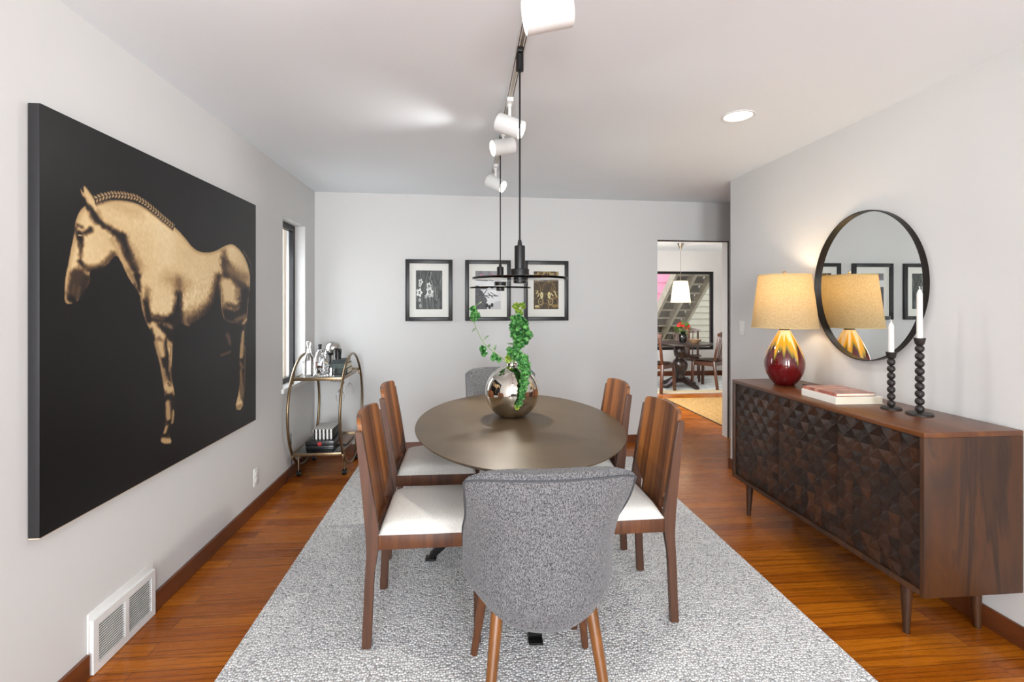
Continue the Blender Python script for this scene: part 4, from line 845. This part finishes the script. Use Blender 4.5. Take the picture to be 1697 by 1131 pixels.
for x in(-.18,.18):
    for y in(-.205,.205):
        bm=NB(); cone(bm,(x,y,.10),(x,y,.15),.006,.006,10); cone(bm,(x,y,.048),(x,y,.10),.0075,.0075,12); cone(bm,(x,y,.142),(x,y,.196),.006,.006,10); part('caster_stem',bm,M['bronze'],BC)
        bm=NB(); 
        for dx in(-.009,.009): cone(bm,(x+dx-.006,y+.012,.0255),(x+dx+.006,y+.012,.0255),.025,.025,28)
        box(bm,(x,y+.008,.045),(.012,.03,.02),.004); w_=part('caster_wheel',bm,M['black_metal'],BC); bm=NB()
        for dx in(-.0165,.0165): cone(bm,(x+dx-.001,y+.012,.0255),(x+dx+.001,y+.012,.0255),.007,.007,16)
        part('axle_cap',bm,M['nickel'],w_)
# stemware rack under the right side of the upper shelf
bm=NB()
for x in(.09,.13,.17): tube(bm,[(x,-.27,.775),(x,.27,.775)],.0028,8)
for y in range(-5,6): tube(bm,[(.09,y*.05,.775),(.11,y*.05,.765),(.13,y*.05,.775),(.15,y*.05,.765),(.17,y*.05,.775)],.0022,6)
for y in(-.25,.25): tube(bm,[(.13,y,.775),(.13,y,.79)],.003,6)
part('glass_rack',bm,M['bronze'],BC)
def wineglass(x,y):
    o=part('wine_glass',lathe(NB(),[(0,0),(.032,-.001),(.032,-.003),(.005,-.007),(.003,-.015),(.003,-.075),(.010,-.085),(.030,-.115),(.034,-.14),(.028,-.175),(.0265,-.175),(.032,-.14),(.028,-.116),(.008,-.088),(0,-.084)],28),M['glass'],None,(C0[0]+x,C0[1]+y,.781),smooth=50); return o
tag(wineglass(.150,-.215),'wine glass hanging upside down under the cart, nearer the camera','wine glass','wine glasses under the bar cart')
tag(wineglass(.150,.12),'wine glass hanging upside down under the cart, toward the back wall','wine glass','wine glasses under the bar cart')
SZ=.8125
def on(x,y): return (C0[0]+x,C0[1]+y,SZ)
def facet(prof,seg,loc,mat,name,par,sm=20): return part(name,lathe(NB(),prof,seg),mat,par,smooth=sm)
d=empty('decanter',on(-.10,-.205),.3,'tall narrow clear glass decanter with a tall stopper, leftmost on the bar cart','decanter')
facet([(0,0),(.040,0),(.044,.01),(.046,.11),(.040,.145),(.017,.185),(.014,.215),(.019,.222),(.015,.222),(.010,.21),(.012,.186),(.034,.145),(.040,.11),(.038,.014),(0,.012)],10,None,M['crystal'],'body',d)
facet([(0,.205),(.009,.212),(.012,.223),(.010,.232),(.017,.245),(.020,.268),(.014,.278),(0,.28)],8,None,M['crystal'],'stopper',d)
d=empty('liquor_bottle',on(-.035,-.13),.1,'clear liquor bottle with a black cap and brown label on the bar cart','bottle')
facet([(0,0),(.036,0),(.040,.008),(.040,.145),(.032,.175),(.014,.20),(.012,.225),(.010,.225),(.012,.199),(.030,.172),(.037,.145),(.037,.012),(0,.012)],28,None,M['crystal'],'body',d,50)
facet([(.0,.206),(.0155,.206),(.0155,.218),(.013,.220),(.013,.232),(.016,.234),(.016,.248),(0,.249)],24,None,M['black_metal'],'cap',d,40)
bm=NB(); grid(bm,lambda u,v:(.0407*math.sin((u-.5)*1.5),-.0407*math.cos((u-.5)*1.5),.045+.06*v),10,2); bmesh.ops.solidify(bm,geom=list(bm.faces),thickness=.0004); part('label',bm,plain('brown_label',srgb(138,76,44),.7),d)
d=empty('decanter',on(.018,-.215),.4,'squat cut-crystal decanter with a faceted stopper at the front of the bar cart','decanter')
facet([(0,0),(.048,0),(.056,.012),(.050,.03),(.058,.05),(.052,.075),(.055,.09),(.026,.128),(.017,.14),(.016,.155),(.024,.162),(.019,.162),(.011,.15),(.013,.138),(.046,.088),(.046,.02),(0,.016)],9,None,M['crystal'],'body',d)
facet([(0,.150),(.010,.155),(.012,.168),(.020,.18),(.018,.205),(.010,.214),(0,.216)],7,None,M['crystal'],'stopper',d)
d=empty('chrome_dome_lamp',on(-.002,.06),0,'small chrome domed object on a black stand behind the decanters','ornament')
bm=NB(); lathe(bm,[(.0,.0),(.04,0),(.04,.008),(.012,.014),(.010,.135),(.030,.142),(.034,.160),(0,.165)],32); part('stand',bm,M['black_metal'],d)
bm=NB(); pf=[(0,.155),(.035,.157),(.055,.17),(.064,.195),(.062,.22),(.050,.243),(.028,.256),(0,.26)]; lathe(bm,pf,40,M=Matrix.Rotation(.12,4,'Y')); part('dome',bm,plain('satin_chrome',srgb(196,194,190),.22,1,var=.01),d,smooth=60)
d=tag(part('tumbler',lathe(NB(),[(0,0),(.030,0),(.034,.09),(.0325,.09),(.028,.008),(0,.008)],28),M['smoke'],None,(C0[0]+.088,C0[1]-.06,SZ+.0675+.0465),smooth=40),'small dark rimmed glass tumbler standing on the stacked books','tumbler')
bk=[srgb(70,76,74),srgb(92,104,100),srgb(52,60,60)]
for i,(t,rz,lab) in enumerate(((.044,.02,'lowest of the three grey green books stacked on the bar cart'),(.040,-.03,'middle of the three grey green books stacked on the bar cart'),(.028,.05,'topmost of the three grey green books stacked on the bar cart'))):
    z=SZ+[0,.0445,.085][i]; book('book',(C0[0]+.116,C0[1]-.03,z),rz+PI/2,.20-.01*i,.135-.008*i,t,plain('book_cloth',bk[i],.6),lab,None,'books stacked on the bar cart')
d.location=(C0[0]+.09,C0[1]-.06,SZ+.1135)
o=tag(part('highball_glass',lathe(NB(),[(0,0),(.026,0),(.030,.065),(.0285,.065),(.0245,.006),(0,.006)],12),M['crystal'],None,(C0[0]+.088,C0[1]-.262,SZ),smooth=20),'small cut glass at the front of the bar cart beside the squat decanter','glass')
# lower shelf
LZs=.2225
k=N('black_box_paper'); k.set(rough=.35,coat=.3); tc=k.n('ShaderNodeTexCoord'); sp=k.n('ShaderNodeSeparateXYZ'); k.l(tc.outputs['Object'],sp.inputs[0])
r2=k.math('ADD',k.math('POWER',sp.outputs[0],2.),k.math('POWER',k.math('SUBTRACT',sp.outputs[2],.047),2.)); k.col(k.mix(srgb(16,16,18),srgb(178,44,48),k.math('LESS_THAN',r2,.00028)))
bx=empty('game_box',(C0[0]-.005,C0[1]-.09,LZs),0,'black box with a red dot on the lower shelf of the bar cart','box')
part('tray',b2(NB(),-.108,.108,-.15,.15,0,.030,.002),k.m,bx); part('lid',b2(NB(),-.111,.111,-.153,.153,.031,.068,.003),k.m,bx)
k=N('striped_paper'); k.set(rough=.5); tc=k.n('ShaderNodeTexCoord'); sp=k.n('ShaderNodeSeparateXYZ'); k.l(tc.outputs['Object'],sp.inputs[0])
geo=k.n('ShaderNodeSeparateXYZ'); gn=k.n('ShaderNodeNewGeometry'); k.l(gn.outputs['Normal'],geo.inputs[0])
st1=k.math('GREATER_THAN',k.math('SINE',k.math('MULTIPLY',sp.outputs[0],2*PI/.029)),0.)
zig=k.math('PINGPONG',sp.outputs[1],.016); st2=k.math('GREATER_THAN',k.math('SINE',k.math('MULTIPLY',k.math('ADD',sp.outputs[0],zig),2*PI/.018)),-.35)
up=k.math('GREATER_THAN',geo.outputs[2],.5); f=k.math('ADD',k.math('MULTIPLY',st2,up),k.math('MULTIPLY',st1,k.math('SUBTRACT',1.,up))); k.col(k.mix(srgb(20,20,20),srgb(236,234,230),f))
bx=empty('striped_box',(C0[0]+.005,C0[1]-.07,LZs+.0685),0,'black and white striped box on top of the black box on the bar cart','box')
part('tray',b2(NB(),-.074,.074,-.118,.118,0,.05,.002),k.m,bx); part('lid',b2(NB(),-.077,.077,-.121,.121,.051,.083,.002),k.m,bx)
for i,(x,y,rz,c_,lab) in enumerate(((.135,.02,.05,srgb(28,28,32),'dark magazine lying on the lower shelf of the bar cart, bottom one'),(.137,.03,-.04,srgb(120,92,78),'tan magazine on top of the dark one on the lower shelf'))):
    m_=NB(); b2(m_,-.042,.042,-.13,.13,0,.009,.001); o=part('magazine',m_,plain('magazine_cover',c_,.35),None,(C0[0]+x+.005,C0[1]+y,LZs+i*.0095)); o.rotation_euler=(0,0,rz*.3); tag(o,lab,'magazine')
bm=NB(); tube(bm,bez([(XL+.012,4.10,.36),(XL+.02,4.08,.26),(XL+.03,4.06,.12),(XL+.02,4.02,.05),(XL+.022,3.95,.006)],6),.0028,6); tag(part('power_cord',bm,M['black_metal']),'thin black power cord hanging down the left wall by the bar cart','cord')
# ---------------------------------------------------------------- breakfast room
PT=empty('pedestal_table',(3.587,8.02,.0122),0,'round dark wood pedestal table in the breakfast room beyond the doorway','table')
part('tabletop',lathe(NB(),[(0,.705),(.50,.705),(.52,.72),(.52,.738),(.505,.7375),(0,.7375)],72),M['espresso'],PT)
part('column',lathe(NB(),[(0,.08),(.12,.08),(.13,.11),(.09,.15),(.07,.20),(.085,.24),(.12,.30),(.13,.37),(.11,.43),(.075,.47),(.07,.50),(.095,.53),(.105,.60),(.085,.66),(.14,.69),(.16,.704),(0,.704)],48),M['espresso'],PT,smooth=60)
for a in range(4):
    an=a*PI/2+.45; dx,dy=math.cos(an),math.sin(an); bm=NB()
    prism(bm,[(.06,.075),(.06,.16),(.15,.145),(.26,.075),(.34,.055),(.37,.03),(.37,0),(.32,0),(.28,.025),(.15,.06)],lambda r,z:(dx*r-dy*.035,dy*r+dx*.035,z),lambda r,z:(dx*r+dy*.035,dy*r-dx*.035,z)); bmesh.ops.bevel(bm,geom=list(bm.edges),offset=.006,segments=2,affect='EDGES'); part('foot',bm,M['espresso'],PT)
def make_kitchen_chair():
    C=empty('slat_back_chair',(0,0,.0122))
    bm=NB(); grid(bm,lambda u,v:((u*2-1)*(.215+.015*v),-.20+.42*v,.455-.014*math.cos((u*2-1)*PI)*(1-abs(v*2-1)**2)-.004),12,10); bmesh.ops.solidify(bm,geom=list(bm.faces),thickness=.03); part('seat',bm,M['cherry'],C)
    bm=NB(); b2(bm,-.185,.185,-.185,-.165,.37,.435); b2(bm,-.185,.185,.165,.185,.37,.435)
    for s in(-1,1): b2(bm,min(s*.17,s*.19),max(s*.17,s*.19),-.165,.165,.37,.435)
    part('seat_frame',bm,M['cherry'],C)
    for s in(-1,1):
        bm=NB(); bar(bm,(s*.19,.19,.001),(s*.18,.175,.43),.040,.040,.004); part('leg',bm,M['cherry'],C)
        bm=NB(); bar(bm,(s*.195,-.245,.002),(s*.18,-.18,.45),.042,.038,.004); part('leg',bm,M['cherry'],C)
        bm=NB(); bar(bm,(s*.18,-.185,.44),(s*.185,-.275,.885),.036,.032,.004); part('post',bm,M['cherry'],C)
    for x in(-.10,.10):
        bm=NB(); bar(bm,(x*.9,-.19,.45),(x,-.275,.88),.018,.012,.002); part('slat',bm,M['cherry'],C)
    bm=NB(); bar(bm,(0,-.19,.45),(0,-.275,.88),.095,.012,.002,up=(0,1,0)); part('slat',bm,M['cherry'],C)
    bm=NB(); n=24; rows=[]
    for i in range(n+1):
        t=i/n*2-1; x=.235*t; y=-.285-.03*(1-t*t)+.012; top=.940-.035*abs(t)**2.5; bot=.845+.018*t*t+(.03 if abs(t)>.93 else 0)
        rows.append([bm.verts.new(q) for q in((x,y-.018,bot),(x,y+.014,bot),(x,y+.010,top),(x,y-.024,top))])
    for a,b in zip(rows,rows[1:]):
        for m_ in range(4): bm.faces.new((a[m_],a[(m_+1)%4],b[(m_+1)%4],b[m_]))
    bm.faces.new(rows[0][::-1]); bm.faces.new(rows[-1]); part('crest_rail',bm,M['cherry'],C)
    return C
kc=make_kitchen_chair(); G='cherry chairs around the pedestal table'
def face(dx,dy): return math.atan2(-dx,dy)
for i,(x,y,dx,dy,lab) in enumerate(((3.06,7.66,.62,.50,'cherry wood chair cut off by the left edge of the doorway'),(4.04,7.93,-.61,.79,'cherry wood slat back chair in profile right of the round table'),(4.02,8.66,-.35,-.8,'cherry wood chair behind the round table facing the camera'))):
    o=kc if i==0 else copy_tree(kc); o.location=(x,y,.0122); o.rotation_euler=(0,0,face(dx,dy)); tag(o,lab,'chair',G)
fv=empty('flower_vase',(3.60,7.93,.7505),0,'small clear glass vase of red flowers on the round table','vase')
part('vase_body',lathe(NB(),[(0,0),(.05,0),(.062,.03),(.075,.09),(.070,.13),(.045,.165),(.055,.19),(.052,.19),(.041,.165),(.066,.128),(.068,.09),(.055,.03),(.045,.008),(0,.008)],32),M['smoke'],fv,smooth=50)
fl=empty('red_bouquet',(3.60,7.93,.76),0,'bouquet of red blooms with green leaves in the small glass vase','bouquet')
bm=NB()
for i in range(9): tube(bm,[(rs.uniform(-.02,.02),rs.uniform(-.02,.02),.0),(rs.uniform(-.09,.09),rs.uniform(-.06,.06),.25)],.003,5)
part('stem',bm,M['stem'],fl)
for p,rr in(((-.055,-.03,.285),.055),((.06,-.02,.25),.05),((.0,.05,.30),.045),((.09,.02,.27),.04)):
    bm=NB()
    for j in range(34):
        dd=Vector((rs.gauss(0,1),rs.gauss(0,1),rs.gauss(.2,1))).normalized(); u=dd.orthogonal().normalized(); w=dd.cross(u); q=Vector(p)+dd*rr*.35
        a=[bm.verts.new(q+dd*rr*t+u*rr*s+w*rr*h) for t,s,h in((0,0,0),(.4,.38,.05),(.75,0,.1),(.4,-.38,.05))]; bm.faces.new(a)
    part('bloom',bm,plain('red_petal',srgb(206,34,30),.6,var=.15),fl,smooth=0)
bm=NB()
for j in range(40):
    dd=Vector((rs.gauss(-.3,1),rs.gauss(0,1),rs.gauss(.1,.6))).normalized(); leaf(bm,Vector((0,0,.22))+dd*.06,dd,.10,.022)
part('leaf',bm,leafmat('bouquet_leaf',srgb(44,86,40),srgb(120,150,70)),fl,smooth=0)
o=tag(part('wooden_bowl',lathe(NB(),[(0,0),(.05,0),(.055,.006),(.085,.03),(.105,.062),(.101,.062),(.08,.032),(.05,.012),(0,.011)],40),plain('bowl_wood',srgb(140,112,82),.5),None,(3.765,7.84,.7505),smooth=50),'shallow wooden bowl beside the flowers on the round table','bowl')
PL=empty('pendant_lamp',(3.66,8.15,CZ-.0005),0,'white drum shade pendant hanging over the round table beyond the doorway','pendant lamp')
part('canopy',lathe(NB(),[(0,0),(.055,0),(.055,-.01),(.045,-.045),(.02,-.09),(.012,-.12),(0,-.125)],32),M['nickel'],PL)
part('rod',cone(NB(),(0,0,-.11),(0,0,-.66),.004,.004,10),M['nickel'],PL)
bm=NB(); lathe(bm,[(.165,1.425-CZ),(.118,1.79-CZ)],48); bmesh.ops.delete(bm,geom=[f for f in bm.faces if len(f.verts)>6],context='FACES_ONLY'); bmesh.ops.solidify(bm,geom=list(bm.faces),thickness=.0015)
k=N('white_shade'); cc=(.86,.82,.72,1); k.set(col=cc,rough=.9); tr=k.n('ShaderNodeBsdfTranslucent'); tr.inputs[0].default_value=cc; mx=k.n('ShaderNodeMixShader'); mx.inputs[0].default_value=.6
k.l(k.p.outputs[0],mx.inputs[1]); k.l(tr.outputs[0],mx.inputs[2]); out=[n for n in k.t.nodes if n.type=='OUTPUT_MATERIAL'][0]; k.l(mx.outputs[0],out.inputs[0])
part('lamp_shade',bm,k.m,PL)
bm=NB()
for a in range(3): tube(bm,[(0,0,-.66),(.118*math.cos(a*2.09),.118*math.sin(a*2.09),-.66)],.002,6)
part('spider',bm,M['nickel'],PL)
k=N('pendant_bulb'); k.set(emit=(1,.9,.76,1),emits=2.); part('bulb',lathe(NB(),[(0,-.66),(.013,-.66),(.015,-.70),(.03,-.74),(.028,-.78),(0,-.80)],20),k.m,PL)
light('kitchen_pendant_glow','POINT',(3.66,8.15,1.585),5,(1,.90,.76),.04)
